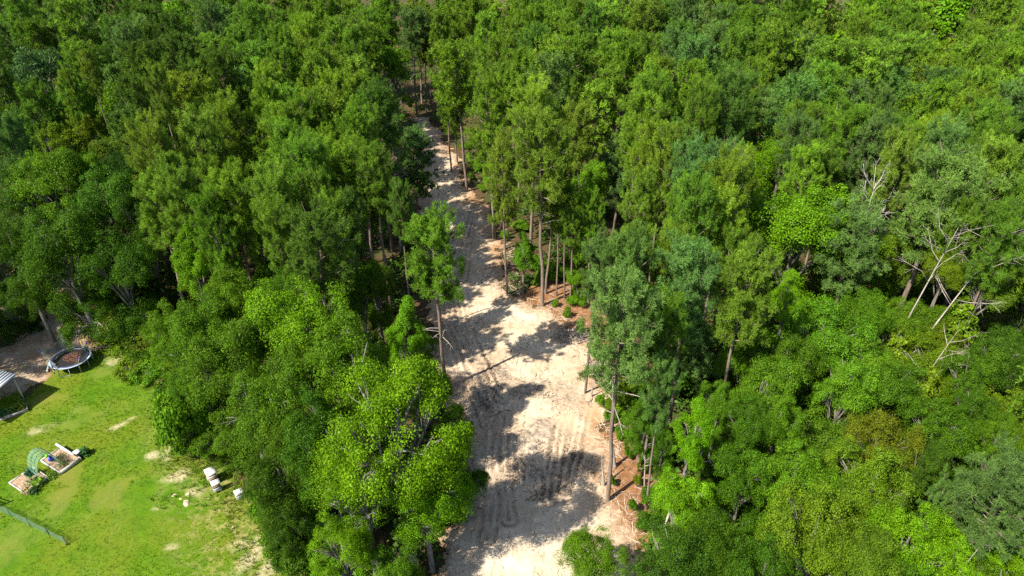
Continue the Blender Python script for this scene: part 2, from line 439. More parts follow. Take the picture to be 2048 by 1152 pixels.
['O',-77.0,108.01,3.44,11.9,'b',0.0,None,None],
['P',35.15,84.75,2.03,16.9,'b',0.0,None,None],
['O',41.41,40.48,2.43,8.7,'m',0.0,None,None],
['O',-92.51,143.83,4.31,14.9,'b',0.0,None,None],
['P',36.96,63.71,2.36,17.3,'m',0.0,None,None],
['O',-50.52,123.73,3.11,14.0,'d',0.0,None,None],
['P',38.86,86.98,2.95,19.2,'m',0.0,None,None],
['P',-68.9,141.62,3.22,18.8,'m',0.0,None,None],
['P',-6.47,121.46,2.18,18.6,'l',0.0,None,None],
['O',20.71,33.91,2.72,8.0,'m',0.0,None,None],
['P',31.86,82.65,2.83,15.0,'b',0.0,None,None],
['O',49.63,56.46,2.49,9.5,'m',0.0,None,None],
['P',61.79,111.32,2.81,16.3,'o',0.0,None,None],
['P',50.18,99.07,2.41,15.8,'m',0.0,None,None],
['P',19.22,72.84,2.31,15.6,'m',0.0,None,None],
['P',-77.01,118.03,2.81,15.4,'m',0.0,None,None],
['P',11.66,85.04,2.11,16.5,'m',0.0,None,None],
['P',-86.04,140.67,2.37,17.7,'m',0.0,None,None],
['O',50.0,137.49,4.34,11.1,'l',0.0,None,None],
['P',3.26,117.53,2.81,18.7,'m',0.0,None,None],
['P',-55.34,122.63,2.3,14.8,'m',0.0,None,None],
['O',-70.1,124.51,2.84,14.3,'d',0.0,None,None],
['O',37.05,25.12,2.12,11.0,'m',0.0,None,None],
['P',38.23,71.96,2.9,15.2,'l',0.0,None,None],
['P',75.27,135.15,2.58,14.6,'l',0.0,None,None],
['G',60.5,117.42,3.21,14.0,'y',0.0,None,None],
['P',-14.43,44.35,2.23,17.3,'d',0.0,None,None],
['P',-28.74,63.02,2.54,18.4,'o',0.0,None,None],
['P',-28.3,80.3,2.1,18.1,'l',0.0,None,None],
['P',-39.52,130.04,2.96,17.5,'m',0.0,None,None],
['P',67.27,124.27,2.53,16.7,'m',0.0,None,None],
['O',39.26,58.99,3.04,9.2,'m',0.0,None,None],
['P',-74.2,145.4,2.43,16.6,'b',0.0,None,None],
['P',-54.92,134.7,3.23,17.6,'m',0.0,None,None],
['P',-20.35,62.9,2.09,17.9,'m',0.0,None,None],
['O',55.54,146.47,3.67,14.7,'m',0.0,None,None],
['P',37.18,67.27,2.09,19.3,'b',0.0,None,None],
['P',86.26,132.28,2.26,16.7,'m',0.0,None,None],
['P',-12.37,131.23,2.96,18.4,'m',0.0,None,None],
['O',-57.08,91.18,2.77,14.8,'m',0.0,None,None],
['O',-20.62,91.97,3.79,14.7,'d',0.0,None,None],
['O',55.9,94.98,3.48,12.1,'o',0.0,None,None],
['O',33.71,29.15,2.39,8.7,'d',0.0,None,None],
['G',18.91,19.25,2.28,8.6,'y',0.0,None,None],
['G',27.46,19.73,2.2,10.4,'y',0.0,None,None],
['P',5.57,85.06,2.07,15.0,'m',0.0,None,None],
['P',19.34,58.97,2.77,16.5,'b',0.0,None,None],
['P',-23.0,66.83,2.58,17.8,'m',0.0,None,None],
['P',43.82,56.56,2.47,17.4,'b',0.0,None,None],
['P',-35.33,90.25,2.75,14.9,'b',0.0,None,None],
['P',22.17,126.77,2.42,17.9,'m',0.0,None,None],
['P',-28.77,106.05,2.18,18.3,'l',0.0,None,None],
['O',28.61,26.6,3.2,8.3,'o',0.0,None,None],
['P',27.33,91.05,2.13,15.5,'d',0.0,None,None],
['P',14.47,113.66,3.0,18.4,'l',0.0,None,None],
['P',45.61,110.92,2.45,16.7,'o',0.0,None,None],
['P',22.46,116.09,2.5,18.4,'d',0.0,None,None],
['P',6.76,70.64,2.28,16.3,'o',0.0,None,None],
['O',46.48,83.61,2.63,14.1,'o',0.0,None,None],
['P',-78.72,124.71,3.04,15.8,'m',0.0,None,None],
['P',60.65,81.07,2.58,17.1,'l',0.0,None,None],
['P',-9.84,121.48,2.48,16.0,'m',0.0,None,None],
['P',60.75,96.79,2.73,15.0,'l',0.0,None,None],
['P',61.44,127.51,2.86,16.9,'m',0.0,None,None],
['P',46.65,99.36,2.39,19.4,'m',0.0,None,None],
['P',-23.59,116.57,2.17,17.1,'m',0.0,None,None],
['P',37.48,133.51,3.06,19.5,'m',0.0,None,None],
['P',-57.6,96.4,2.73,16.8,'m',0.0,None,None],
['P',-26.81,84.83,2.47,18.8,'m',0.0,None,None],
['P',2.13,71.15,2.92,18.7,'l',0.0,None,None],
['O',37.53,41.54,2.18,8.6,'o',0.0,None,None],
['P',67.08,129.21,2.75,17.3,'l',0.0,None,None],
['O',37.8,27.78,2.49,9.4,'m',0.0,None,None],
['P',33.43,115.9,2.78,17.7,'b',0.0,None,None],
['P',70.59,111.24,2.26,16.2,'m',0.0,None,None],
['P',-21.06,74.96,2.45,16.7,'l',0.0,None,None],
['P',-41.48,73.73,2.36,15.4,'d',0.0,None,None],
['O',-68.55,91.94,3.02,14.9,'b',0.0,None,None],
['P',-54.94,99.15,2.43,15.7,'d',0.0,None,None],
['P',-2.54,122.09,3.14,17.5,'l',0.0,None,None],
['P',-83.53,123.51,3.13,15.3,'b',0.0,None,None],
['P',63.44,93.59,2.18,17.1,'m',0.0,None,None],
['P',-32.5,135.43,3.13,17.4,'m',0.0,None,None],
['P',24.8,76.1,2.46,16.1,'l',0.0,None,None],
['P',-32.45,99.21,2.18,18.4,'m',0.0,None,None],
['P',60.19,85.14,2.33,18.7,'l',0.0,None,None],
['P',7.78,89.24,2.83,19.1,'m',0.0,None,None],
['P',16.86,82.31,2.69,18.4,'l',0.0,None,None],
['P',16.93,134.89,2.85,18.1,'m',0.0,None,None],
['O',14.29,19.31,3.01,9.8,'m',0.0,None,None],
['P',0.29,101.46,2.3,18.6,'l',0.0,None,None],
['O',73.26,120.92,3.62,12.0,'o',0.0,None,None],
['G',31.47,23.75,2.19,10.0,'y',0.0,None,None],
['O',-66.76,112.49,3.86,13.7,'d',0.0,None,None],
['O',-44.99,67.44,2.68,13.6,'m',0.0,None,None],
['P',13.54,47.51,2.0,18.6,'m',0.0,None,None],
['P',30.15,95.54,2.33,18.7,'m',0.0,None,None],
['P',-38.91,102.4,2.15,17.4,'m',0.0,None,None],
['P',-17.52,55.41,2.19,18.4,'m',0.0,None,None],
['P',-65.77,89.78,2.09,19.2,'d',0.0,None,None],
['P',23.53,122.43,2.78,19.1,'m',0.0,None,None],
['O',24.39,20.6,2.11,10.8,'m',0.0,None,None],
['O',-32.2,66.44,3.11,12.4,'d',0.0,None,None],
['P',15.91,65.16,2.68,16.0,'b',0.0,None,None],
['O',28.84,22.79,2.2,8.9,'m',0.0,None,None],
['P',40.68,123.64,2.87,16.7,'m',0.0,None,None],
['P',-53.59,138.9,2.24,16.3,'m',0.0,None,None],
['P',51.4,128.87,2.75,16.9,'l',0.0,None,None],
['P',51.9,104.22,2.9,17.3,'m',0.0,None,None],
['P',38.23,128.54,2.86,17.2,'m',0.0,None,None],
['P',0.53,128.95,2.36,17.6,'l',0.0,None,None],
['P',-33.67,95.66,2.89,16.9,'m',0.0,None,None],
['P',-38.42,107.72,2.57,19.5,'m',0.0,None,None],
['P',45.84,127.1,2.76,14.7,'m',0.0,None,None],
['O',20.2,22.02,2.16,9.3,'m',0.0,None,None],
['O',18.26,42.3,2.39,9.0,'m',0.0,None,None],
['O',-52.83,81.61,2.63,12.4,'d',0.0,None,None],
['P',-51.63,96.28,2.13,19.1,'b',0.0,None,None],
['O',-66.31,147.66,4.24,14.2,'m',0.0,None,None],
['P',-23.62,129.16,2.9,19.4,'m',0.0,None,None],
['P',30.42,87.77,2.12,16.7,'m',0.0,None,None],
['P',-0.8,97.65,2.09,17.2,'m',0.0,None,None],
['P',57.89,77.22,2.48,16.9,'m',0.0,None,None],
['P',-39.43,118.94,2.55,17.0,'m',0.0,None,None],
['P',83.17,119.14,2.61,16.6,'o',0.0,None,None],
['P',13.16,63.41,2.07,17.4,'l',0.0,None,None],
['O',40.47,37.62,2.2,9.4,'m',0.0,None,None],
['P',20.42,79.44,2.46,18.7,'l',0.0,None,None],
['P',39.49,49.04,2.14,18.1,'m',0.0,None,None],
['P',59.17,122.44,2.52,16.4,'l',0.0,None,None],
['G',45.21,77.12,2.9,13.4,'y',0.0,None,None],
['P',-44.85,95.81,2.83,17.8,'d',0.0,None,None],
['P',13.7,87.87,2.12,18.4,'l',0.0,None,None],
['P',-20.77,56.08,2.13,16.0,'m',0.0,None,None],
['P',-18.72,65.66,2.25,15.6,'l',0.0,None,None],
['P',-39.5,125.13,2.18,15.5,'m',0.0,None,None],
['P',26.86,59.0,2.08,16.5,'l',0.0,None,None],
['P',-16.35,125.35,2.91,19.0,'l',0.0,None,None],
['P',28.49,64.3,2.3,17.4,'b',0.0,None,None],
['P',-25.08,95.86,2.27,15.7,'l',0.0,None,None],
['O',17.66,36.86,2.69,10.7,'l',0.0,None,None],
['P',15.12,77.47,2.16,19.1,'l',0.0,None,None],
['P',-30.84,109.08,2.17,17.8,'l',0.0,None,None],
['P',53.69,91.57,2.21,16.4,'l',0.0,None,None],
['P',46.9,122.39,2.26,18.8,'m',0.0,None,None],
['P',18.46,68.31,2.11,19.5,'m',0.0,None,None],
['P',63.34,132.07,2.66,16.7,'o',0.0,None,None],
['O',35.52,89.72,2.96,14.3,'l',0.0,None,None],
['O',-46.07,79.5,2.61,12.2,'m',0.0,None,None],
['P',7.55,104.18,2.13,17.4,'m',0.0,None,None],
['P',89.39,140.57,2.6,18.7,'m',0.0,None,None],
['P',63.2,121.63,2.69,16.7,'m',0.0,None,None],
['P',-25.65,81.52,2.13,15.6,'l',0.0,None,None],
['O',-47.95,92.64,2.64,14.8,'m',0.0,None,None],
['O',37.34,37.15,2.48,9.2,'m',0.0,None,None],
['G',54.56,119.88,2.8,14.0,'y',0.0,None,None],
['G',20.67,83.62,3.97,14.3,'y',0.0,None,None],
['P',5.36,92.24,2.7,18.2,'l',0.0,None,None],
['P',14.81,139.96,2.31,16.7,'m',0.0,None,None],
['P',17.67,53.31,2.19,18.4,'l',0.0,None,None],
['P',0.86,83.86,2.38,18.6,'l',0.0,None,None],
['P',51.66,94.3,2.55,18.1,'m',0.0,None,None],
['P',29.98,78.99,2.82,15.0,'b',0.0,None,None],
['G',32.66,55.24,2.74,9.9,'y',0.0,None,None],
['P',-48.96,105.61,2.3,18.5,'d',0.0,None,None],
['P',-59.79,115.96,2.2,18.4,'d',0.0,None,None],
['P',-31.19,147.29,2.29,15.8,'m',0.0,None,None],
['P',90.49,132.74,3.03,19.4,'m',0.0,None,None],
['P',57.37,105.53,2.19,18.3,'m',0.0,None,None],
['O',61.14,103.82,3.42,14.8,'m',0.0,None,None],
['P',-73.15,119.26,2.66,18.1,'b',0.0,None,None],
['P',-18.42,80.63,2.63,17.3,'m',0.0,None,None],
['P',-42.17,77.21,2.08,17.5,'d',0.0,None,None],
['O',7.92,67.26,2.94,12.7,'l',0.0,None,None],
['P',-32.81,61.1,2.16,18.6,'o',0.0,None,None],
['P',-28.58,67.95,2.53,18.3,'o',0.0,None,None],
['P',-56.37,81.36,2.16,16.0,'m',0.0,None,None],
['O',64.07,153.7,3.63,12.3,'m',0.0,None,None],
['P',-21.1,102.85,2.52,15.8,'m',0.0,None,None],
['P',12.49,67.74,2.44,19.0,'m',0.0,None,None],
['O',-66.83,96.39,2.9,12.4,'b',0.0,None,None],
['P',-83.48,118.03,2.23,15.9,'b',0.0,None,None],
['P',76.51,140.4,2.47,17.8,'o',0.0,None,None],
['P',15.8,102.38,2.19,16.9,'l',0.0,None,None],
['P',27.62,100.37,2.24,18.6,'b',0.0,None,None],
['P',-46.77,88.91,2.71,18.4,'d',0.0,None,None],
['P',-76.09,142.17,2.77,19.3,'b',0.0,None,None],
['P',-69.53,116.61,3.1,19.0,'m',0.0,None,None],
['P',-1.81,94.64,2.15,17.5,'m',0.0,None,None],
['P',-36.29,86.7,2.05,18.0,'m',0.0,None,None],
['P',23.33,91.57,2.48,18.6,'b',0.0,None,None],
['O',42.71,52.1,2.16,7.0,'o',0.0,None,None],
['P',40.68,63.73,2.29,17.2,'b',0.0,None,None],
['O',-19.27,115.39,2.81,12.8,'l',0.0,None,None],
['P',17.55,124.3,2.32,19.0,'l',0.0,None,None],
['P',-28.32,126.15,2.46,16.4,'m',0.0,None,None],
['P',-34.42,83.58,2.38,18.6,'d',0.0,None,None],
['O',21.54,18.23,2.22,9.4,'m',0.0,None,None],
['P',31.87,65.56,2.55,18.5,'m',0.0,None,None],
['P',-48.35,117.97,2.24,17.7,'b',0.0,None,None],
['O',-54.12,127.5,3.34,13.5,'b',0.0,None,None],
['P',57.5,134.14,3.05,18.9,'o',0.0,None,None],
['O',33.95,35.38,2.41,9.5,'o',0.0,None,None],
['P',4.5,108.73,2.56,18.8,'l',0.0,None,None],
['P',11.26,94.5,2.34,15.5,'l',0.0,None,None],
['P',30.4,136.07,2.3,15.7,'b',0.0,None,None],
['O',47.47,42.12,2.75,9.8,'d',0.0,None,None],
['P',71.72,106.23,2.49,15.7,'m',0.0,None,None],
['O',31.89,41.23,2.58,9.2,'o',0.0,None,None],
['O',-77.56,147.9,3.37,12.8,'b',0.0,None,None],
['P',-34.88,63.36,2.12,16.9,'d',0.0,None,None],
['P',-96.04,137.33,2.71,14.5,'b',0.0,None,None],
['O',26.63,40.99,2.45,9.5,'l',0.0,None,None],
['O',-67.21,121.53,2.86,14.5,'m',0.0,None,None],
['P',-86.87,136.77,2.52,19.4,'d',0.0,None,None],
['G',74.93,128.38,3.85,13.5,'y',0.0,None,None],
['P',46.23,130.52,2.28,19.2,'l',0.0,None,None],
['O',-11.71,126.84,3.28,14.6,'l',0.0,None,None],
['P',69.73,99.99,2.15,17.1,'m',0.0,None,None],
['P',-41.07,98.02,2.77,17.2,'m',0.0,None,None],
['O',52.73,55.22,2.54,9.6,'m',0.0,None,None],
['P',29.53,69.23,2.38,17.3,'m',0.0,None,None],
['O',-50.54,87.07,3.01,14.8,'m',0.0,None,None],
['P',52.6,78.32,2.61,17.8,'l',0.0,None,None],
['P',-23.21,84.49,2.19,18.7,'l',0.0,None,None]],'fart':[['P',44.01,44.09,2.48,18.8,'o',0.0,None,None],
['P',37.34,32.05,2.75,18.1,'b',0.0,None,None],
['P',60.72,69.1,2.78,17.5,'l',0.0,None,None],
['P',56.04,54.98,2.06,17.4,'m',0.0,None,None],
['P',54.25,60.83,2.79,15.0,'l',0.0,None,None],
['P',46.79,53.05,2.48,15.6,'o',0.0,None,None],
['P',61.7,65.39,2.81,16.6,'b',0.0,None,None],
['P',48.51,47.16,2.93,16.7,'b',0.0,None,None],
['P',33.53,32.69,2.06,16.2,'b',0.0,None,None],
['P',51.81,51.51,2.22,17.8,'m',0.0,None,None],
['P',64.83,68.06,2.93,18.3,'l',0.0,None,None],
['P',58.35,63.43,2.06,17.9,'l',0.0,None,None],
['P',41.19,46.52,2.17,18.0,'o',0.0,None,None],
['P',55.95,66.93,2.22,15.0,'m',0.0,None,None],
['P',57.1,58.88,2.18,18.6,'l',0.0,None,None],
['P',51.84,63.64,2.19,16.6,'b',0.0,None,None],
['P',34.11,68.61,2.3,17,'m',0,None,None],
['P',-6.25,125.34,3.16,17.8,'m',0.0,None,None],
['P',20.66,75.58,2.23,15.7,'b',0.0,None,None],
['P',65.63,140.86,2.64,15.2,'m',0.0,None,None],
['P',33.57,73.85,2.0,15.1,'b',0.0,None,None],
['P',71.21,138.49,2.57,15.7,'o',0.0,None,None],
['P',22.12,131.01,2.77,18.4,'m',0.0,None,None],
['P',-89.88,148.59,2.47,15.4,'m',0.0,None,None],
['P',-31.5,85.79,2.52,15.1,'l',0.0,None,None],
['P',-17.71,72.31,2.37,14.9,'m',0.0,None,None],
['P',60.84,148.9,2.33,16.3,'o',0.0,None,None],
['P',68.31,145.18,2.75,18.2,'m',0.0,None,None],
['P',-85.92,150.19,2.73,18.6,'d',0.0,None,None],
['P',5.11,73.56,2.33,15.2,'l',0.0,None,None],
['P',-36.05,132.85,2.74,17.0,'m',0.0,None,None],
['P',-47.08,132.6,2.59,16.2,'m',0.0,None,None],
['P',26.61,86.62,2.67,15.8,'l',0.0,None,None],
['P',-49.92,141.56,2.93,15.8,'b',0.0,None,None],
['P',-105.49,156.56,2.78,15.8,'d',0.0,None,None],
['P',56.91,87.08,2.21,15.1,'l',0.0,None,None],
['P',11.33,141.88,3.26,15.8,'m',0.0,None,None],
['P',47.65,93.02,2.09,15.6,'m',0.0,None,None],
['P',52.45,132.87,2.51,14.9,'o',0.0,None,None],
['P',-57.24,138.81,3.1,17.0,'d',0.0,None,None],
['P',41.72,133.57,2.53,17.9,'m',0.0,None,None],
['P',-62.59,81.1,2.29,16.1,'m',0.0,None,None],
['P',-41.26,134.9,2.41,18.9,'m',0.0,None,None],
['P',-25.62,122.12,2.9,15.8,'l',0.0,None,None],
['P',56.8,138.89,2.52,14.5,'l',0.0,None,None],
['P',6.96,115.18,2.54,17.1,'m',0.0,None,None],
['P',8.55,127.21,2.49,17.5,'m',0.0,None,None],
['P',-82.05,139.36,3.2,14.9,'b',0.0,None,None],
['P',70.9,142.31,2.56,19.1,'o',0.0,None,None],
['P',69.31,103.44,2.55,15.1,'m',0.0,None,None],
['P',4.13,140.43,3.06,16.3,'m',0.0,None,None],
['P',70.23,131.68,2.71,16.4,'o',0.0,None,None],
['P',6.74,134.31,2.53,15.6,'m',0.0,None,None],
['P',65.94,105.69,2.81,14.7,'o',0.0,None,None],
['P',17.58,116.5,2.97,15.7,'m',0.0,None,None],
['P',32.9,145.02,3.08,17.4,'d',0.0,None,None],
['P',4.87,98.19,2.93,17.3,'m',0.0,None,None],
['P',28.38,123.52,2.87,15.0,'m',0.0,None,None],
['P',-90.46,138.64,2.65,16.2,'m',0.0,None,None],
['P',-47.06,137.12,2.77,17.1,'m',0.0,None,None],
['P',-16.98,75.26,2.03,15.9,'m',0.0,None,None],
['P',-75.67,104.04,2.42,18.3,'m',0.0,None,None],
['P',31.44,102.9,2.19,17.5,'m',0.0,None,None],
['P',73.87,116.37,2.81,15.2,'o',0.0,None,None],
['P',-8.14,131.82,2.25,18.1,'l',0.0,None,None],
['P',-31.35,72.0,2.49,16.6,'m',0.0,None,None],
['P',-5.76,111.12,2.18,14.6,'m',0.0,None,None],
['P',-98.54,142.62,2.66,14.6,'d',0.0,None,None],
['P',56.62,115.41,2.87,15.7,'m',0.0,None,None],
['P',19.96,119.83,2.64,16.8,'m',0.0,None,None],
['P',18.97,99.73,2.49,17.2,'b',0.0,None,None],
['P',-34.18,119.56,2.84,15.8,'m',0.0,None,None],
['P',8.61,138.36,2.82,18.2,'l',0.0,None,None],
['P',-44.83,122.61,2.4,16.2,'d',0.0,None,None],
['P',-48.86,98.24,2.61,16.3,'m',0.0,None,None],
['P',48.78,79.12,2.78,16.1,'m',0.0,None,None]],'trk':[[-5.65,25.44],[-5.04,28.15],[-4.45,31.74],[-4.29,34.35],[-4.64,39.27],[-5.7,45.07],[-6.83,49.08],[-8.24,56.88],[-9.42,64.4],[-11.35,74.69],[-12.85,84.49],[-14.1,96.41],[-16.11,108.89],[-17.36,117.17],[-14.95,117.17],[-11.65,110.75],[-9.39,102.34],[-7.49,96.41],[-5.77,88.47],[-2.51,81.5],[-1.24,72.21],[-0.105,61.91],[1.86,60.29],[3.61,58.82],[4.99,56.45],[7.26,52.78],[7.46,49.08],[8.27,43.83],[7.46,40.35],[6.73,36.22],[7.09,33.98],[8.2,31.74],[8.92,28.15],[9.39,25.44]],'lawn':[[-58.94,43.22],[-49.02,43.83],[-43.52,45.07],[-43.0,46.69],[-41.34,45.71],[-41.53,48.73],[-38.86,51.86],[-36.97,52.78],[-33.57,52.01],[-30.31,47.02],[-27.56,40.9],[-25.51,38.48],[-22.69,39.0],[-20.38,36.71],[-18.17,34.35],[-16.16,30.52],[-13.09,28.97],[-11.39,26.45],[-11.72,20.4],[-44.89,20.4]],'yard':[[-60.62,50.52],[-57.57,59.55],[-55.45,64.4],[-57.78,71.01],[-52.43,68.7],[-40.88,56.88],[-36.73,52.78],[-38.48,51.11],[-40.95,47.69],[-42.41,45.71],[-42.94,44.13],[-47.76,42.04],[-57.93,42.04]],'straw':[[3.61,58.82],[5.26,56.88],[7.59,52.78],[8.73,56.88],[9.21,61.42],[4.12,64.4],[1.86,60.47]],'straw2':[[6.86,34.12],[8.04,39.27],[8.79,42.04],[10.95,40.35],[11.37,36.22],[9.95,34.35],[8.82,31.74],[8.2,31.74]],'far':[[-90.21,178.53],[-84.91,186.78],[-73.83,195.73],[-68.08,171.39],[-78.37,167.53],[-83.02,167.53]],'spots':[[-34.88,51.11,2.4,1.3,20,1],[-31.89,42.04,0.9,0.45,40,1],[-31.32,42.75,0.5,0.3,30,1],[-38.21,41.35,1.1,0.6,30,1],[-35.61,42.16,1.5,0.8,40,0],[-26.77,39.0,0.5,1.2,20,1],[-27.77,38.63,0.6,0.5,0,1],[-25.11,36.37,0.9,0.6,30,1],[-28.87,35.04,0.9,2.0,5,0],[-33.31,36.71,1.0,1.6,30,0],[-32.58,34.35,0.8,1.6,10,0],[-18.37,30.36,0.7,0.6,0,1],[-17.24,29.65,0.8,1.8,-25,1],[-16.09,28.59,0.6,1.5,-40,1],[-14.51,28.78,2.0,0.9,0,0],[-18.75,31.74,0.9,1.2,0,0],[-23.85,39.0,1.6,0.9,40,0],[-21.84,35.04,1.5,0.6,35,0],[-22.93,35.04,0.8,0.5,0,1],[-25.35,33.45,0.5,0.3,0,1],[-29.83,33.89,0.7,1.4,20,0],[-39.7,45.07,1.2,0.8,30,0],[-31.62,49.08,1.0,0.8,0,0],[-12.51,28.59,2.0,1,0,0],[-35.94,48.73,1.6,1,20,0],[-40.86,48.73,1.6,0.8,20,0],[-36.73,52.78,1.6,0.9,10,0],[-22.82,30.32,0.5,0.3,0,1],[-33.65,30.72,1.3,1.3,0,0],[-36.07,43.83,1,0.7,0,0]],'tspots':[[-1.07,48.73,1.3,2.4,10,0],[6.05,54.21,1.8,1.0,10,0],[2.21,46.36,2.2,1.2,20,0],[4.51,45.07,2.0,1.5,0,0],[-1.98,49.08,1.0,2.0,0,0],[-2.72,45.07,1.5,2,0,0],[2.24,40.9,1.8,2.0,0,0],[4.84,38.22,1.5,1.5,0,0],[-0.49,64.4,2.2,1.6,10,0],[-4.24,84.49,3,2.4,0,1],[-2.19,81.5,2,2.5,0,1],[-3.96,57.75,0.5,0.7,0,1],[-0.81,71.01,2,2,0,1],[3.29,57.31,3.0,0.9,10,2],[-0.7,57.75,3.0,1.6,0,2],[2.64,52.78,2.2,1.5,0,2],[2.58,30.92,3,1.5,0,2],[-0.79,28.97,3,1.5,0,2],[-3.9,36.71,1.2,2,0,0],[7.76,47.69,1.2,2.5,0,1],[6.96,42.04,1.2,2.5,0,1],[-11.86,102.34,2.5,4,0,0],[-4.92,40.35,1,2,0,0],[1.35,36.71,2,1.5,0,0],[3.14,35.04,1.5,1.2,0,0]],'ruts':[[[-8.64,66.5],[-6.55,56.88],[-4.53,50.52],[-3.09,45.71],[-1.99,42.04]],[[-8.17,68.7],[-5.9,56.88],[-3.85,50.52],[-2.23,45.71],[-0.97,41.47]],[[-6.44,64.4],[-4.91,56.88],[-3.08,50.89],[-1.7,46.69],[-0.89,45.07]],[[-0.58,43.22],[-0.94,39.27],[-0.59,36.22],[-0.21,32.58]],[[0.67,43.83],[0.23,39.27],[0.4,35.27],[0.21,31.74]],[[4.39,43.22],[3.55,39.27],[3.01,36.22],[2.74,34.35]],[[6.21,45.07],[4.91,39.27],[3.88,35.27]],[[-1.6,42.63],[-1.5,38.22],[-1.41,34.35],[-1.66,30.92]],[[-5.9,78.67],[-6.75,68.7],[-6.64,63.39]],[[-4.77,81.5],[-5.3,73.43],[-5.36,64.4]]]}

# ------------------------------------------------------------------ helpers
def mesh_of(name, V, F, mat=None, attrs=None, smooth=False):
    """V (n,3); F a list of int arrays (m,k)."""
    me = bpy.data.meshes.new(name)
    V = np.asarray(V, np.float32)
    F = [np.asarray(f, np.int32) for f in F if len(f)]
    me.vertices.add(len(V))
    me.vertices.foreach_set('co', V.ravel())
    loops = np.concatenate([f.ravel() for f in F])
    tot = np.concatenate([np.full(len(f), f.shape[1], np.int32) for f in F])
    start = np.concatenate([[0], np.cumsum(tot)[:-1]]).astype(np.int32)
    me.loops.add(len(loops))
    me.loops.foreach_set('vertex_index', loops)
    me.polygons.add(len(tot))
    me.polygons.foreach_set('loop_start', start)
    me.polygons.foreach_set('loop_total', tot)
    if smooth:
        me.polygons.foreach_set('use_smooth', np.ones(len(tot), bool))
    for k, v in (attrs or {}).items():
        a = me.attributes.new(k, 'FLOAT', 'POINT')
        a.data.foreach_set('value', np.asarray(v, np.float32))
    me.update(calc_edges=True)
    if mat is not None:
        me.materials.append(mat)
    return me

def obj(name, me, parent=None, loc=None, rot=None, color=None, **props):
    o = bpy.data.objects.new(name, me)
    COL.objects.link(o)
    if parent is not None:
        o.parent = parent
    if loc is not None:
        o.location = loc
    if rot is not None:
        o.rotation_euler = rot
    if color is not None:
        o.color = (*color, 1)
    for k, v in props.items():
        if v is not None:
            o[k] = v
    return o

class MB:
    def __init__(s): s.V = []; s.F = {}; s.n = 0; s.A = []
    def add(s, V, F, a=0.0):
        V = np.asarray(V, float).reshape(-1, 3); F = np.asarray(F, int)
        s.F.setdefault(F.shape[1], []).append(F + s.n)
        s.V.append(V); s.n += len(V); s.A.append(np.full(len(V), a)); return s
    def tube(s, P, r, n=6, cap=True, a=0.0):
        P = np.asarray(P, float); r = np.broadcast_to(np.asarray(r, float), (len(P),))
        T = np.gradient(P, axis=0); T /= np.linalg.norm(T, axis=1)[:, None] + 1e-9
        ref = np.array([0, 0, 1.]) if abs(T[:, 2].mean()) < .8 else np.array([1., 0, 0])
        U = np.cross(T, ref); U /= np.linalg.norm(U, axis=1)[:, None] + 1e-9
        W = np.cross(T, U)
        t = np.arange(n) * 2 * math.pi / n
        R = P[:, None] + r[:, None, None] * (np.cos(t)[None, :, None] * U[:, None] + np.sin(t)[None, :, None] * W[:, None])
        m = len(P); i = np.arange(m - 1)[:, None] * n; j = np.arange(n)[None]; k = (j + 1) % n
        q = np.stack([i + j, i + k, i + n + k, i + n + j], -1).reshape(-1, 4)
        b = s.n
        s.add(R.reshape(-1, 3), q, a)
        if cap:
            s.F.setdefault(n, []).append(np.array([np.arange(n)[::-1] + b, np.arange(n) + b + (m - 1) * n]))
        return s
    def box(s, c, d, rz=0, a=0.0, rx=0.0):
        c = np.array(c, float); hx, hy, hz = np.array(d, float) / 2
        v = np.array([[x, y, z] for z in (-hz, hz) for y in (-hy, hy) for x in (-hx, hx)])
        if rx:
            cc, ss = math.cos(rx), math.sin(rx); v = v @ np.array([[1, 0, 0], [0, cc, ss], [0, -ss, cc]])
        cc, ss = math.cos(rz), math.sin(rz); v = v @ np.array([[cc, ss, 0], [-ss, cc, 0], [0, 0, 1]]) + c
        return s.add(v, [[0, 2, 3, 1], [4, 5, 7, 6], [0, 1, 5, 4], [2, 6, 7, 3], [0, 4, 6, 2], [1, 3, 7, 5]], a)
    def mesh(s, name, mat, smooth=False):
        return mesh_of(name, np.concatenate(s.V), [np.concatenate(f) for f in s.F.values()], mat, {'v': np.concatenate(s.A)}, smooth)

def hash2(ix, iy, seed):
    h = (ix.astype(np.int64) * 374761393 + iy.astype(np.int64) * 668265263 + seed * 144665) & 0x7fffffff
    h = ((h ^ (h >> 13)) * 1274126177) & 0x7fffffff
    return ((h ^ (h >> 16)) & 0xffff) / 65535.0

def vnoise(x, y, f, seed=0):
    x = np.asarray(x) * f; y = np.asarray(y) * f
    ix, iy = np.floor(x), np.floor(y); fx, fy = x - ix, y - iy
    fx = fx * fx * (3 - 2 * fx); fy = fy * fy * (3 - 2 * fy)
    a, b = hash2(ix, iy, seed), hash2(ix + 1, iy, seed); c, d = hash2(ix, iy + 1, seed), hash2(ix + 1, iy + 1, seed)
    return (a * (1 - fx) + b * fx) * (1 - fy) + (c * (1 - fx) + d * fx) * fy

def fbm(x, y, f, o=4, seed=0):
    s = 0; w = .5
    for k in range(o):
        s = s + w * (vnoise(x, y, f * 2 ** k, seed + k) - .5) * 2; w *= .55
    return s

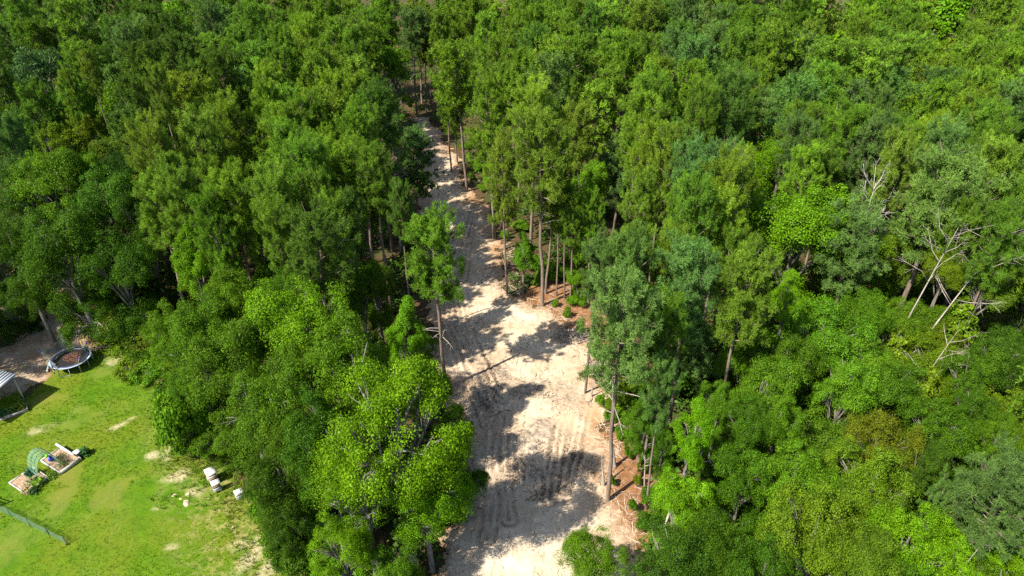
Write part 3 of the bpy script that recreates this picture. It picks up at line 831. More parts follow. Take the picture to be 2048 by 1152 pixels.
def poly_sd(X, Y, poly):
    """signed distance, positive inside."""
    P = np.array(poly); n = len(P); d = np.full(X.shape, 1e9); ins = np.zeros(X.shape, bool)
    for i in range(n):
        a, b = P[i], P[(i + 1) % n]; v = b - a
        t = np.clip(((X - a[0]) * v[0] + (Y - a[1]) * v[1]) / max(v @ v, 1e-9), 0, 1)
        d = np.minimum(d, np.hypot(X - a[0] - t * v[0], Y - a[1] - t * v[1]))
        c = ((a[1] > Y) != (b[1] > Y))
        with np.errstate(divide='ignore', invalid='ignore'):
            xx = a[0] + (Y - a[1]) * v[0] / v[1]
        ins ^= c & (X < xx)
    return np.where(ins, d, -d)

def line_d(X, Y, L):
    d = np.full(X.shape, 1e9); L = np.array(L)
    for a, b in zip(L[:-1], L[1:]):
        v = b - a; t = np.clip(((X - a[0]) * v[0] + (Y - a[1]) * v[1]) / (v @ v), 0, 1)
        d = np.minimum(d, np.hypot(X - a[0] - t * v[0], Y - a[1] - t * v[1]))
    return d

def spots(X, Y, S, kind, seed):
    m = np.zeros(X.shape)
    for x, y, rx, ry, an, k in S:
        if k != kind: continue
        c, s = math.cos(math.radians(an)), math.sin(math.radians(an))
        u = ((X - x) * c + (Y - y) * s) / rx; v = (-(X - x) * s + (Y - y) * c) / ry
        r = np.sqrt(u * u + v * v) + 1.0 * fbm(X, Y, .9, 5, seed)
        m = np.maximum(m, np.clip((1.2 - r) / .9, 0, 1))
    return m

# ------------------------------------------------------------------ materials
def new_mat(name):
    m = bpy.data.materials.new(name); m.use_nodes = True
    nt = m.node_tree
    for n in list(nt.nodes): nt.nodes.remove(n)
    return m, nt, nt.nodes.new('ShaderNodeOutputMaterial')

def N(nt, t, **kw):
    n = nt.nodes.new(t)
    for k, v in kw.items():
        if k.startswith('_'): n.inputs[k[1:]].default_value = v
        else: setattr(n, k, v)
    return n

def bsdf(nt, rough=.7, spec=.2):
    b = nt.nodes.new('ShaderNodeBsdfPrincipled')
    b.inputs['Roughness'].default_value = rough
    b.inputs['Specular IOR Level'].default_value = spec
    return b

def mixc(nt, fac, a, b, mode='MIX'):
    m = nt.nodes.new('ShaderNodeMix'); m.data_type = 'RGBA'; m.blend_type = mode
    for sock, val in ((m.inputs[0], fac), (m.inputs[6], a), (m.inputs[7], b)):
        if isinstance(val, (int, float)): sock.default_value = val
        elif isinstance(val, tuple): sock.default_value = (*val, 1)
        else: nt.links.new(val, sock)
    return m.outputs[2]

def math_n(nt, op, a, b=None, clamp=False):
    m = nt.nodes.new('ShaderNodeMath'); m.operation = op; m.use_clamp = clamp
    for i, v in enumerate((a, b)):
        if v is None: continue
        if isinstance(v, (int, float)): m.inputs[i].default_value = v
        else: nt.links.new(v, m.inputs[i])
    return m.outputs[0]

def ramp(nt, val, lo, hi):
    m = nt.nodes.new('ShaderNodeMapRange'); m.interpolation_type = 'SMOOTHSTEP'
    m.inputs['From Min'].default_value = lo; m.inputs['From Max'].default_value = hi
    nt.links.new(val, m.inputs['Value']); return m.outputs[0]

def noise(nt, scale, detail=5, rough=.6, vec=None, dist=0.0):
    n = nt.nodes.new('ShaderNodeTexNoise'); n.inputs['Scale'].default_value = scale
    n.inputs['Detail'].default_value = detail; n.inputs['Roughness'].default_value = rough
    n.inputs['Distortion'].default_value = dist
    if vec is not None: nt.links.new(vec, n.inputs['Vector'])
    return n.outputs['Fac']

def attr(nt, name):
    a = nt.nodes.new('ShaderNodeAttribute'); a.attribute_name = name; return a.outputs['Fac']

def objco(nt, scale=None):
    c = nt.nodes.new('ShaderNodeTexCoord').outputs['Object']
    if scale is not None:
        m = nt.nodes.new('ShaderNodeMapping'); m.inputs['Scale'].default_value = scale
        nt.links.new(c, m.inputs['Vector']); c = m.outputs[0]
    return c

def bump(nt, h, strength, dist):
    b = nt.nodes.new('ShaderNodeBump'); b.inputs['Strength'].default_value = strength; b.inputs['Distance'].default_value = dist
    nt.links.new(h, b.inputs['Height']); return b.outputs[0]

def foliage_mat(name, transl=.35, spec=.25, rough=.5, hue=(1.25, 1.05, .7)):
    """colour of the plant from its object; leaf and clump variation from the mesh attribute v."""
    m, nt, out = new_mat(name)
    oi = nt.nodes.new('ShaderNodeObjectInfo'); v = attr(nt, 'v')
    k = math_n(nt, 'ADD', math_n(nt, 'MULTIPLY', v, 1.1), .42)
    warm = mixc(nt, math_n(nt, 'MULTIPLY', ramp(nt, v, .45, 1.0), .6), oi.outputs['Color'], mixc(nt, 1.0, oi.outputs['Color'], hue, 'MULTIPLY'))
    hs = nt.nodes.new('ShaderNodeHueSaturation'); nt.links.new(warm, hs.inputs['Color']); nt.links.new(k, hs.inputs['Value'])
    col = hs.outputs[0]
    b = bsdf(nt, rough, spec); nt.links.new(col, b.inputs['Base Color'])
    t = nt.nodes.new('ShaderNodeBsdfTranslucent')
    tc = mixc(nt, 1.0, col, (1.35, 1.25, .55), 'MULTIPLY'); nt.links.new(tc, t.inputs['Color'])
    mx = nt.nodes.new('ShaderNodeMixShader'); mx.inputs[0].default_value = transl
    nt.links.new(b.outputs[0], mx.inputs[1]); nt.links.new(t.outputs[0], mx.inputs[2])
    nt.links.new(mx.outputs[0], out.inputs['Surface']); return m

def plain_mat(name, c1, c2, scale=6, rough=.8, spec=.2, stretch=None, bmp=.3, bd=.01, metal=0.0):
    m, nt, out = new_mat(name)
    co = objco(nt, stretch); f = noise(nt, scale, 6, .65, co)
    b = bsdf(nt, rough, spec); b.inputs['Metallic'].default_value = metal
    nt.links.new(mixc(nt, ramp(nt, f, .3, .7), c1, c2), b.inputs['Base Color'])
    if bmp: nt.links.new(bump(nt, f, bmp, bd), b.inputs['Normal'])
    nt.links.new(b.outputs[0], out.inputs['Surface']); return m

def net_mat(name, col, alpha):
    m, nt, out = new_mat(name)
    b = bsdf(nt, .6, .2); b.inputs['Base Color'].default_value = (*col, 1)
    t = nt.nodes.new('ShaderNodeBsdfTransparent')
    f = math_n(nt, 'ADD', math_n(nt, 'MULTIPLY', noise(nt, 9, 4, .7, objco(nt)), .35), alpha - .17, True)
    mx = nt.nodes.new('ShaderNodeMixShader'); nt.links.new(f, mx.inputs[0])
    nt.links.new(t.outputs[0], mx.inputs[1]); nt.links.new(b.outputs[0], mx.inputs[2])
    nt.links.new(mx.outputs[0], out.inputs['Surface']); return m

M_LEAF = foliage_mat('leaf', .32, .10, .42)
M_NEEDLE = foliage_mat('needle', .28, .06, .55, (1.12, 1.03, .8))
M_PINEBARK = plain_mat('pine_bark', (.12, .088, .068), (.25, .20, .165), 5, .9, .1, (1, 1, .25), .8, .03)
M_OAKBARK = plain_mat('oak_bark', (.095, .085, .070), (.25, .235, .205), 4, .9, .1, (1, 1, .3), .6, .02)
M_DEADWOOD = plain_mat('dead_wood', (.36, .32, .27), (.60, .57, .52), 4, .85, .1, (1, 1, .3), .5, .01)
M_GREYWOOD = plain_mat('grey_dead_wood', (.24, .20, .17), (.46, .41, .36), 4, .85, .1, (1, 1, .3), .5, .01)

# ------------------------------------------------------------------ the ground
def grid(x0, x1, y0, y1, cell):
    nx, ny = int((x1 - x0) / cell) + 1, int((y1 - y0) / cell) + 1
    X, Y = np.meshgrid(np.linspace(x0, x1, nx), np.linspace(y0, y1, ny))
    i = np.arange(nx - 1)[None] + nx * np.arange(ny - 1)[:, None]
    Q = np.stack([i, i + 1, i + nx + 1, i + nx], -1).reshape(-1, 4)
    return X.ravel(), Y.ravel(), Q

def compact(V, Q, keep, attrs):
    Q = Q[keep]; u, inv = np.unique(Q, return_inverse=True)
    return V[u], inv.reshape(-1, 4), {k: a[u] for k, a in attrs.items()}

def ground_floor():
    m, nt, out = new_mat('forest_floor')
    co = objco(nt); a = noise(nt, .25, 6, .65, co); b_ = noise(nt, 2.2, 6, .7, co); c = noise(nt, 11, 4, .7, co)
    col = mixc(nt, ramp(nt, b_, .35, .68), (.060, .038, .020), (.12, .075, .038))
    col = mixc(nt, ramp(nt, a, .45, .62), col, (.05, .06, .02))
    col = mixc(nt, ramp(nt, c, .60, .74), col, (.17, .11, .065))
    b = bsdf(nt, .95, .1); nt.links.new(col, b.inputs['Base Color'])
    nt.links.new(bump(nt, math_n(nt, 'ADD', b_, c), .7, .08), b.inputs['Normal'])
    nt.links.new(b.outputs[0], out.inputs['Surface'])
    X, Y, Q = grid(-900, 900, -300, 1500, 6.0)
    Z = np.zeros_like(X)
    obj('forest_floor', mesh_of('forest_floor', np.stack([X, Y, Z], 1), [Q], m), kind='structure')
ground_floor()

def pine_straw():
    for key, x0, x1, y0, y1 in (('straw', -1, 20, 48, 84), ('straw2', 3, 20, 24, 52)):
        X, Y, Q = grid(x0, x1, y0, y1, .25)
        sdv = poly_sd(X, Y, D[key]) + 1.4 + 1.5 * fbm(X, Y, .4, 5, 77)
        Z = .004 + .05 * vnoise(X, Y, 1.6, 4) * np.clip(sdv, 0, 1)
        V, Q, A = compact(np.stack([X, Y, Z], 1), Q, (sdv[Q] > 0).all(1), {})
        m = bpy.data.materials.get('pine_straw')
        if m is None:
            m, nt, out = new_mat('pine_straw')
            co = objco(nt); b_ = noise(nt, 2.2, 6, .7, co); c = noise(nt, 11, 4, .7, co)
            col = mixc(nt, ramp(nt, b_, .35, .68), (.15, .070, .032), (.29, .150, .072))
            col = mixc(nt, ramp(nt, c, .58, .72), col, (.36, .23, .14))
            b = bsdf(nt, .95, .1); nt.links.new(col, b.inputs['Base Color'])
            nt.links.new(bump(nt, math_n(nt, 'ADD', b_, c), .6, .06), b.inputs['Normal'])
            nt.links.new(b.outputs[0], out.inputs['Surface'])
        obj('pine_straw', mesh_of('pine_straw', V, [Q], m, None, True), kind='structure')
pine_straw()

def lawn():
    X, Y, Q = grid(-75, -10, 4, 60, .25)
    sdv = poly_sd(X, Y, D['lawn']) + 1.0 * fbm(X, Y, .55, 5, 3)
    dry = spots(X, Y, D['spots'], 0, 21); sand = spots(X, Y, D['spots'], 1, 33)
    edge = np.clip(1 - sdv / 3.0, 0, 1)
    right = np.clip((X + 26 - .55 * (34 - Y)) / 5, 0, 1) * np.clip((50 - Y) / 8, 0, 1)
    dry = np.maximum(dry, np.clip(edge * .8 + .5 * fbm(X, Y, .5, 4, 9), 0, 1) * np.clip((X + 36) / 8, 0, 1) * .8)
    Z = .012 + .05 * fbm(X, Y, .12, 3, 5) * np.clip(sdv / 3, 0, 1) + .012 * vnoise(X, Y, 2.5, 8)
    V = np.stack([X, Y, np.maximum(Z, .006)], 1)
    V, Q, A = compact(V, Q, (sdv[Q] > 0).all(1), dict(dry=dry, sand=sand, worn=np.clip(right, 0, 1)))
    m, nt, out = new_mat('lawn')
    co = objco(nt); big = noise(nt, .16, 5, .6, co); mid = noise(nt, .9, 6, .7, co); fine = noise(nt, 9, 5, .75, co)
    mow = noise(nt, .5, 4, .6, objco(nt, (1.2, .35, 1)))
    col = mixc(nt, ramp(nt, mid, .32, .68), (.050, .120, .004), (.086, .165, .005))
    col = mixc(nt, math_n(nt, 'MULTIPLY', ramp(nt, big, .42, .62), .75), col, (.13, .155, .012))
    col = mixc(nt, math_n(nt, 'MULTIPLY', ramp(nt, mow, .50, .66), .45), col, (.135, .185, .03))
    col = mixc(nt, math_n(nt, 'MULTIPLY', ramp(nt, fine, .50, .75), .55), col, (.055, .13, .008))
    wn_ = math_n(nt, 'MULTIPLY', attr(nt, 'worn'), ramp(nt, noise(nt, 1.3, 6, .75, co), .46, .62))
    col = mixc(nt, math_n(nt, 'MULTIPLY', wn_, .8), col, (.30, .25, .10))
    f2 = ramp(nt, noise(nt, 5, 5, .8, co), .40, .62)
    col = mixc(nt, math_n(nt, 'MULTIPLY', attr(nt, 'dry'), math_n(nt, 'ADD', math_n(nt, 'MULTIPLY', f2, .45), .1)), col, (.20, .165, .05))
    s2 = math_n(nt, 'MULTIPLY', attr(nt, 'sand'), math_n(nt, 'ADD', math_n(nt, 'MULTIPLY', f2, .8), .35), True)
    col = mixc(nt, math_n(nt, 'MULTIPLY', s2, .85), col, (.46, .37, .245))
    b = bsdf(nt, .9, .1); nt.links.new(col, b.inputs['Base Color'])
    nt.links.new(bump(nt, fine, .8, .05), b.inputs['Normal'])
    nt.links.new(b.outputs[0], out.inputs['Surface'])
    obj('lawn', mesh_of('lawn', V, [Q], m, A, True), kind='structure')
lawn()

def dirt_yard():
    X, Y, Q = grid(-85, -33, 40, 84, .3)
    sdv = poly_sd(X, Y, D['yard']) + 1.2 * fbm(X, Y, .5, 4, 13)
    keep = (sdv[Q] > 0).all(1) & ~((poly_sd(X, Y, D['lawn'])[Q] > 1.6).all(1))
    Z = .004 + .02 * vnoise(X, Y, .8, 3) * np.clip(sdv, 0, 1) * (poly_sd(X, Y, D['lawn']) < -.5)
    V, Q, A = compact(np.stack([X, Y, Z], 1), Q, keep, {})
    m, nt, out = new_mat('dirt_yard')
    co = objco(nt); a = noise(nt, .5, 6, .7, co); c = noise(nt, 5, 5, .75, co)
    col = mixc(nt, ramp(nt, a, .36, .62), (.24, .15, .09), (.40, .31, .225))
    col = mixc(nt, math_n(nt, 'MULTIPLY', ramp(nt, c, .52, .68), .6), col, (.20, .11, .06))
    col = mixc(nt, math_n(nt, 'MULTIPLY', ramp(nt, noise(nt, .8, 5, .7, objco(nt, (1, 1, 3))), .54, .66), .7), col, (.16, .20, .03))
    b = bsdf(nt, .95, .1); nt.links.new(col, b.inputs['Base Color'])
    nt.links.new(bump(nt, c, .6, .05), b.inputs['Normal'])
    nt.links.new(b.outputs[0], out.inputs['Surface'])
    obj('dirt_yard', mesh_of('dirt_yard', V, [Q], m, A, True), kind='structure')
dirt_yard()

def sand_track():
    X, Y, Q = grid(-24, 22, 18, 128, .17)
    sdv = poly_sd(X, Y, D['trk']) + 1.9 * fbm(X, Y, .55, 6, 40)
    mulch = spots(X, Y, D['tspots'], 0, 51); orange = spots(X, Y, D['tspots'], 1, 61); white = spots(X, Y, D['tspots'], 2, 71)
    rut = np.zeros_like(X); berm = np.zeros_like(X)
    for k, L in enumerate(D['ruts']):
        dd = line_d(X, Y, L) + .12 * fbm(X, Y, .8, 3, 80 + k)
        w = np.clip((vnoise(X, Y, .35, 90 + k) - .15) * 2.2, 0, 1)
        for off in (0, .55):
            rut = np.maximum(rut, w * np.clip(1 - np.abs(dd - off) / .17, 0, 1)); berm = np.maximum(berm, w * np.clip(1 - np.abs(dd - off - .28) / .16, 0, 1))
    lump = fbm(X, Y, .9, 5, 5); fine = vnoise(X, Y, 2.6, 15)
    Z = .05 + .10 * np.clip(sdv / 2, 0, 1) * (.5 + lump) + .025 * fine * np.clip(sdv, 0, 1) - .16 * rut + .09 * berm + .06 * mulch * vnoise(X, Y, 3.2, 17)
    edge = np.clip(1 - sdv / 2.6, 0, 1)
    V = np.stack([X, Y, np.maximum(Z, .008)], 1)
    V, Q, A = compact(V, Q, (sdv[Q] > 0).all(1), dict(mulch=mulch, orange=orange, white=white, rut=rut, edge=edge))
    m, nt, out = new_mat('sand_track')
    co = objco(nt); a = noise(nt, .35, 6, .65, co); c = noise(nt, 3.2, 6, .75, co, .6); e = noise(nt, 14, 4, .75, co)
    st = noise(nt, 1.6, 5, .7, objco(nt, (2.2, .35, 1)), .8)
    col = mixc(nt, ramp(nt, a, .35, .65), (.46, .345, .235), (.56, .455, .34))
    col = mixc(nt, math_n(nt, 'MULTIPLY', attr(nt, 'orange'), .85), col, (.42, .24, .11))
    col = mixc(nt, math_n(nt, 'MULTIPLY', attr(nt, 'white'), .7), col, (.62, .525, .40))
    col = mixc(nt, math_n(nt, 'MULTIPLY', ramp(nt, c, .50, .66), .65), col, (.33, .24, .17))
    col = mixc(nt, math_n(nt, 'MULTIPLY', ramp(nt, st, .52, .64), .6), col, (.29, .215, .155))
    g = math_n(nt, 'MULTIPLY', attr(nt, 'mulch'), math_n(nt, 'ADD', math_n(nt, 'MULTIPLY', ramp(nt, c, .36, .62), .7), .12))
    col = mixc(nt, g, col, (.13, .105, .09))
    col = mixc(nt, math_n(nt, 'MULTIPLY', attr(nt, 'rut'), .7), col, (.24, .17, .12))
    ed = math_n(nt, 'MULTIPLY', attr(nt, 'edge'), math_n(nt, 'ADD', ramp(nt, c, .35, .6), .3), True)
    col = mixc(nt, math_n(nt, 'MULTIPLY', ed, .9), col, (.27, .155, .085))
    col = mixc(nt, math_n(nt, 'MULTIPLY', ramp(nt, e, .64, .76), .35), col, (.26, .19, .14))
    b = bsdf(nt, .95, .1); nt.links.new(col, b.inputs['Base Color'])
    nt.links.new(bump(nt, math_n(nt, 'ADD', c, math_n(nt, 'MULTIPLY', e, .25)), .4, .05), b.inputs['Normal'])
    nt.links.new(b.outputs[0], out.inputs['Surface'])
    obj('sand_track', mesh_of('sand_track', V, [Q], m, A, True), kind='structure')
sand_track()

# ------------------------------------------------------------------ tree prototypes
def unit(a): return a / (np.linalg.norm(a, axis=-1, keepdims=True) + 1e-9)

def leaf_quads(P, Nn, size, rng, v, aspect=1.5):
    """kite-shaped leaves at P with normals Nn."""
    n = len(P)
    t = unit(np.cross(Nn, unit(rng.normal(size=(n, 3))))); s = np.cross(Nn, t)
    L = (size * rng.uniform(.65, 1.3, n))[:, None]; Wd = L / aspect
    a = P - t * L * .5; c = P + t * L * .5
    b = P + s * Wd * .5 + Nn * L * .10 + t * L * .08; d = P - s * Wd * .5 + Nn * L * .10 + t * L * .08
    V = np.stack([a, b, c, d], 1).reshape(-1, 3)
    return V, np.arange(4 * n).reshape(-1, 4), np.repeat(v, 4)

def broadleaf(seed, R, H, nclump, nleaf, size, lobes=9, shape='round', flat=.5, nsides=6, skirt=True, gap=.46, rcl=.09, root_=7.0):
    rng = np.random.default_rng(seed)
    if shape == 'cone':
        rz, zc = 1.25 * R, H - 1.25 * R
    elif shape == 'layer':
        rz, zc = .8 * R, H - .8 * R
    else:
        rz, zc = .9 * R, H - .9 * R
    # lobes
    LC, LR = [np.array([0, 0, zc + .1 * rz])], [R * (.46 if shape == 'open' else .54)]
    for i in range(lobes):
        th = 2.4 * i + rng.uniform(-.4, .4); zz = rng.uniform(-.75, .85)
        rr = math.sqrt(max(0, 1 - zz * zz * .85)) * (.80 if shape == 'open' else .70) * rng.uniform(.75, 1.15)
        if shape == 'cone': rr *= (1.0 - .55 * (zz + .75) / 1.6); 
        LC.append(np.array([math.cos(th) * rr * R, math.sin(th) * rr * R, zc + zz * .68 * rz])); LR.append(R * (rng.uniform(.16, .36) if shape == 'open' else rng.uniform(.24, .44)) * (.85 if shape == 'cone' else 1))
    if shape == 'cone':
        LC.append(np.array([0, 0, zc + .85 * rz])); LR.append(.28 * R)
    if skirt:
        for i in range(6):
            th = i * 1.05 + rng.uniform(0, .6); LC.append(np.array([math.cos(th) * .5 * R, math.sin(th) * .5 * R, rng.uniform(.14, .42) * H])); LR.append(R * rng.uniform(.28, .42))
    LC, LR = np.array(LC), np.array(LR)
    # clumps on the lobes' shells
    C, O = [], []
    while len(C) < nclump:
        k = rng.choice(len(LR), p=LR ** 2 / (LR ** 2).sum()); d = unit(rng.normal(size=3))
        if d[2] < -.45: continue
        p = LC[k] + d * LR[k] * (rng.uniform(.55, 1.18) + .22 * math.sin(3.1 * d[0] + 4.3 * d[1] + 1.7 * k) * math.cos(3.7 * d[2] + k))
        q = np.linalg.norm(p - LC, axis=1) / LR; q[k] = 9
        if q.min() < .66 or (gap and fbm(p[:1] * 1.7 + p[2] * .9, p[1:2] * 1.7 - p[2] * .7, .42 * 4 / R, 2, seed)[0] < gap - .55): continue
        C.append(p); O.append(unit(d * .7 + unit(p - np.array([0, 0, zc - .4 * rz])) * .5))
    C, O = np.array(C), np.array(O)
    rc = R * rcl * rng.uniform(.55, 1.4, nclump)
    cv = rng.uniform(.0, 1.0, nclump)
    off = rng.normal(size=(nclump, nleaf, 3)); off /= np.maximum(np.linalg.norm(off, axis=2, keepdims=True) / 1.6, 1)
    ax = unit(O * .5 + np.array([0, 0, .8]))
    h = (off * ax[:, None]).sum(2, keepdims=True)
    off = off - ax[:, None] * h * (1 - flat)
    P = C[:, None] + off * rc[:, None, None] - np.array([0, 0, 1]) * (np.linalg.norm(off, axis=2, keepdims=True) ** 2 * rc[:, None, None] * .14)
    Nn = unit(ax[:, None] * .55 + O[:, None] * .25 + off * .7 + rng.normal(size=off.shape) * .6)
    v = np.clip(cv[:, None] * .5 + rng.uniform(0, .5, (nclump, nleaf)), 0, 1)
    V, Q, A = leaf_quads(P.reshape(-1, 3), Nn.reshape(-1, 3), size, rng, v.ravel(), 1.45)
    crown = mesh_of('crown', V, [Q], M_LEAF, {'v': A})
    # trunk and limbs
    mb = MB(); tr = .022 * H
    zt = zc + .35 * rz; n = 7
    path = np.stack([np.cumsum(rng.normal(0, .10, n)) * np.linspace(0, 1, n), np.cumsum(rng.normal(0, .10, n)) * np.linspace(0, 1, n), np.linspace(-.25, zt, n)], 1)
    rad = np.linspace(tr * 1.15, tr * .35, n)
    mb.tube(np.concatenate([[path[0] - [0, 0, root_]], path]), np.concatenate([[tr * 1.6], rad]), nsides + 1)
    for k in range(1, len(LR)):
        z0 = np.clip(LC[k][2] * rng.uniform(.45, .75), .18 * H, zt * .95); i = np.interp(z0, path[:, 2], np.arange(n)); a = np.array([np.interp(i, np.arange(n), path[:, j]) for j in range(3)])
        e = LC[k] + unit(LC[k] - a) * LR[k] * .25; mid = (a + e) / 2 + np.array([0, 0, .12 * np.linalg.norm(e - a)]) + rng.normal(0, .12, 3)
        q1 = a * .6 + mid * .4 + rng.normal(0, .06, 3)
        mb.tube([a, q1, mid, e * .6 + mid * .4 + rng.normal(0, .1, 3), e], [tr * .5, tr * .42, tr * .32, tr * .22, tr * .06], nsides - 1)
        near = np.argsort(np.linalg.norm(C - LC[k], axis=1))[:9]
        for c in near[::2]:
            mb.tube([mid, (mid + C[c]) / 2 + rng.normal(0, .12, 3), C[c]], [tr * .16, tr * .11, tr * .04], 3, False)
    return mb.mesh('trunk', M_OAKBARK), crown, R, H

def pine(seed, R, H, base, ntuft, nneedle, nl, nw, open_=0.0, peak=.42, npom=4):
    rng = np.random.default_rng(seed)
    z0 = base * H; L = H - z0
    mb = MB(); n = 9; tr = .0108 * H
    bx, by = np.cumsum(rng.normal(0, .07, n)), np.cumsum(rng.normal(0, .07, n))
    bx -= np.interp(np.arange(n), [0, 6, n - 1], [bx[0], bx[6], bx[-1]]); by -= np.interp(np.arange(n), [0, 6, n - 1], [by[0], by[6], by[-1]])
    path = np.stack([bx, by, np.linspace(-.2, H * .985, n)], 1)
    mb.tube(np.concatenate([[path[0] - [0, 0, 9]], path]), np.concatenate([[tr * 1.3], np.interp(np.linspace(0, 1, n), [0, .04, .5, 1], [tr * 1.15, tr * 1.02, tr * .8, tr * .12])]), 7)
    at = lambda z: np.array([np.interp(z, path[:, 2], path[:, 0]), np.interp(z, path[:, 2], path[:, 1]), z])
    TP, TD, TV = [], [], []
    nb = int(46 * (1 - open_ * .45))
    for i in range(nb):
        t = ((i + rng.uniform(0, 1)) / nb) ** .92; z = z0 + t * L * .97
        prof = (math.sqrt(max(.02, 1 - ((t - peak) / (1 - peak + .03)) ** 2)) if t > peak else math.sqrt(max(.05, 1 - ((peak - t) / (peak + .25)) ** 2)))
        ln = R * .90 * prof * rng.uniform(.66, 1.12) * (1 - .25 * open_ * rng.random())
        th = i * 2.4 + rng.uniform(-.5, .5); up = np.interp(t, [0, .4, 1], [.10, .40, 1.05]) + rng.uniform(-.12, .12)
        d = np.array([math.cos(th), math.sin(th), 0]); a = at(z)
        m1 = a + d * ln * .5 + np.array([0, 0, ln * .5 * up * .75]); e = a + d * ln + np.array([0, 0, ln * (up + .10)])
        mb.tube([a, m1, e], [tr * .28, tr * .2, tr * .06], 4, False)
        nt_ = max(2, int(ntuft / npom / nb * (.35 + .9 * prof) + rng.random()))
        bv = rng.uniform(.1, .9)
        for j in range(nt_):
            s = 1 - (rng.random() ** 1.5) * .72
            p = a + (e - a) * s if s > .5 else a + (m1 - a) * s * 2
            p = (a * (1 - s) ** 2 + 2 * m1 * s * (1 - s) + e * s * s)
            side = rng.normal(size=3) * np.array([1, 1, .55]) * ln * .20 * (.3 + s * .7)
            q = p + side; cv = rng.uniform(.0, .7); cd = unit(unit(side + 1e-6) * .5 + d * .45 + np.array([0, 0, .75]))
            for w in range(npom):
                TP.append(q + rng.normal(0, .11, 3) * np.array([1, 1, .5]) + np.array([0, 0, .13 * w - .12])); TD.append(unit(cd + rng.normal(0, .45, 3))); TV.append(np.clip(bv * .3 + cv + rng.uniform(-.1, .1), 0, 1))
            if j % 2 == 0: mb.tube([p - (e - a) * .08, q], [tr * .09, tr * .04], 3, False)
    # leader tufts
    for j in range(max(4, ntuft // 60)):
        TP.append(at(H * .975) + rng.normal(0, .16, 3) * np.array([1, 1, 1.3])); TD.append(unit(np.array([rng.normal() * .4, rng.normal() * .4, 1]))); TV.append(rng.uniform(.4, 1))
    TP, TD, TV = np.array(TP), np.array(TD), np.array(TV); m = len(TP)
    dirs = unit(rng.normal(size=(m, nneedle, 3)) * .75 + TD[:, None] * .85)
    base_p = TP[:, None] + TD[:, None] * (rng.uniform(-.22, .22, (m, nneedle))[..., None])
    ln = nl * rng.uniform(.7, 1.25, (m, nneedle, 1))
    side = unit(np.cross(dirs, TD[:, None] * .9 + np.array([0, 0, .3]) + rng.normal(size=dirs.shape) * .55)) * nw
    tip = base_p + dirs * ln - np.array([0, 0, .06 * nl])
    V = np.stack([base_p - side * .35, base_p + side * .35, tip + side * .5, tip - side * .5], 2).reshape(-1, 3)
    A = np.repeat(np.clip(TV[:, None] * .75 + rng.uniform(0, .25, (m, nneedle)), 0, 1).ravel(), 4)
    crown = mesh_of('crown', V, [np.arange(len(V)).reshape(-1, 4)], M_NEEDLE, {'v': A})
    return mb.mesh('trunk', M_PINEBARK), crown, R, H

def cedar(seed, R, H, nsp, nleaf, size):
    rng = np.random.default_rng(seed); mb = MB()
    mb.tube([[0, 0, -.2], [.05, 0, H * .5], [0, .05, H * .97]], [.02 * H, .013 * H, .003 * H], 6)
    P, Nn, v = [], [], []
    for i in range(nsp):
        t = rng.random() ** .8; z = H * (.12 + .86 * t); ln = R * (1 - t ** 1.6) * rng.uniform(.7, 1.15) + .15
        th = rng.uniform(0, 6.28); d = np.array([math.cos(th), math.sin(th), 0]); a = np.array([0, 0, z])
        mb.tube([a, a + d * ln * .6 + [0, 0, .05 * ln], a + d * ln - [0, 0, .12 * ln]], [.006 * H, .004 * H, .001 * H], 3, False)
        s = rng.uniform(.3, 1.05, nleaf)[:, None]; cv = rng.uniform(.1, .8)
        off = rng.normal(size=(nleaf, 3)) * np.array([.28, .28, .10]) * ln * .75
        P.append(a + d * ln * s - np.array([0, 0, .14]) * ln * s * s + off - np.array([0, 0, 1]) * np.abs(off[:, :1]) * .5)
        Nn.append(unit(np.array([0, 0, .9]) + d * .3 + rng.normal(size=(nleaf, 3)) * .4)); v.append(np.clip(cv + rng.uniform(-.1, .3, nleaf), 0, 1))
    V, Q, A = leaf_quads(np.concatenate(P), np.concatenate(Nn), size, rng, np.concatenate(v), 2.2)
    return mb.mesh('trunk', M_OAKBARK), mesh_of('crown', V, [Q], M_LEAF, {'v': A}), R, H

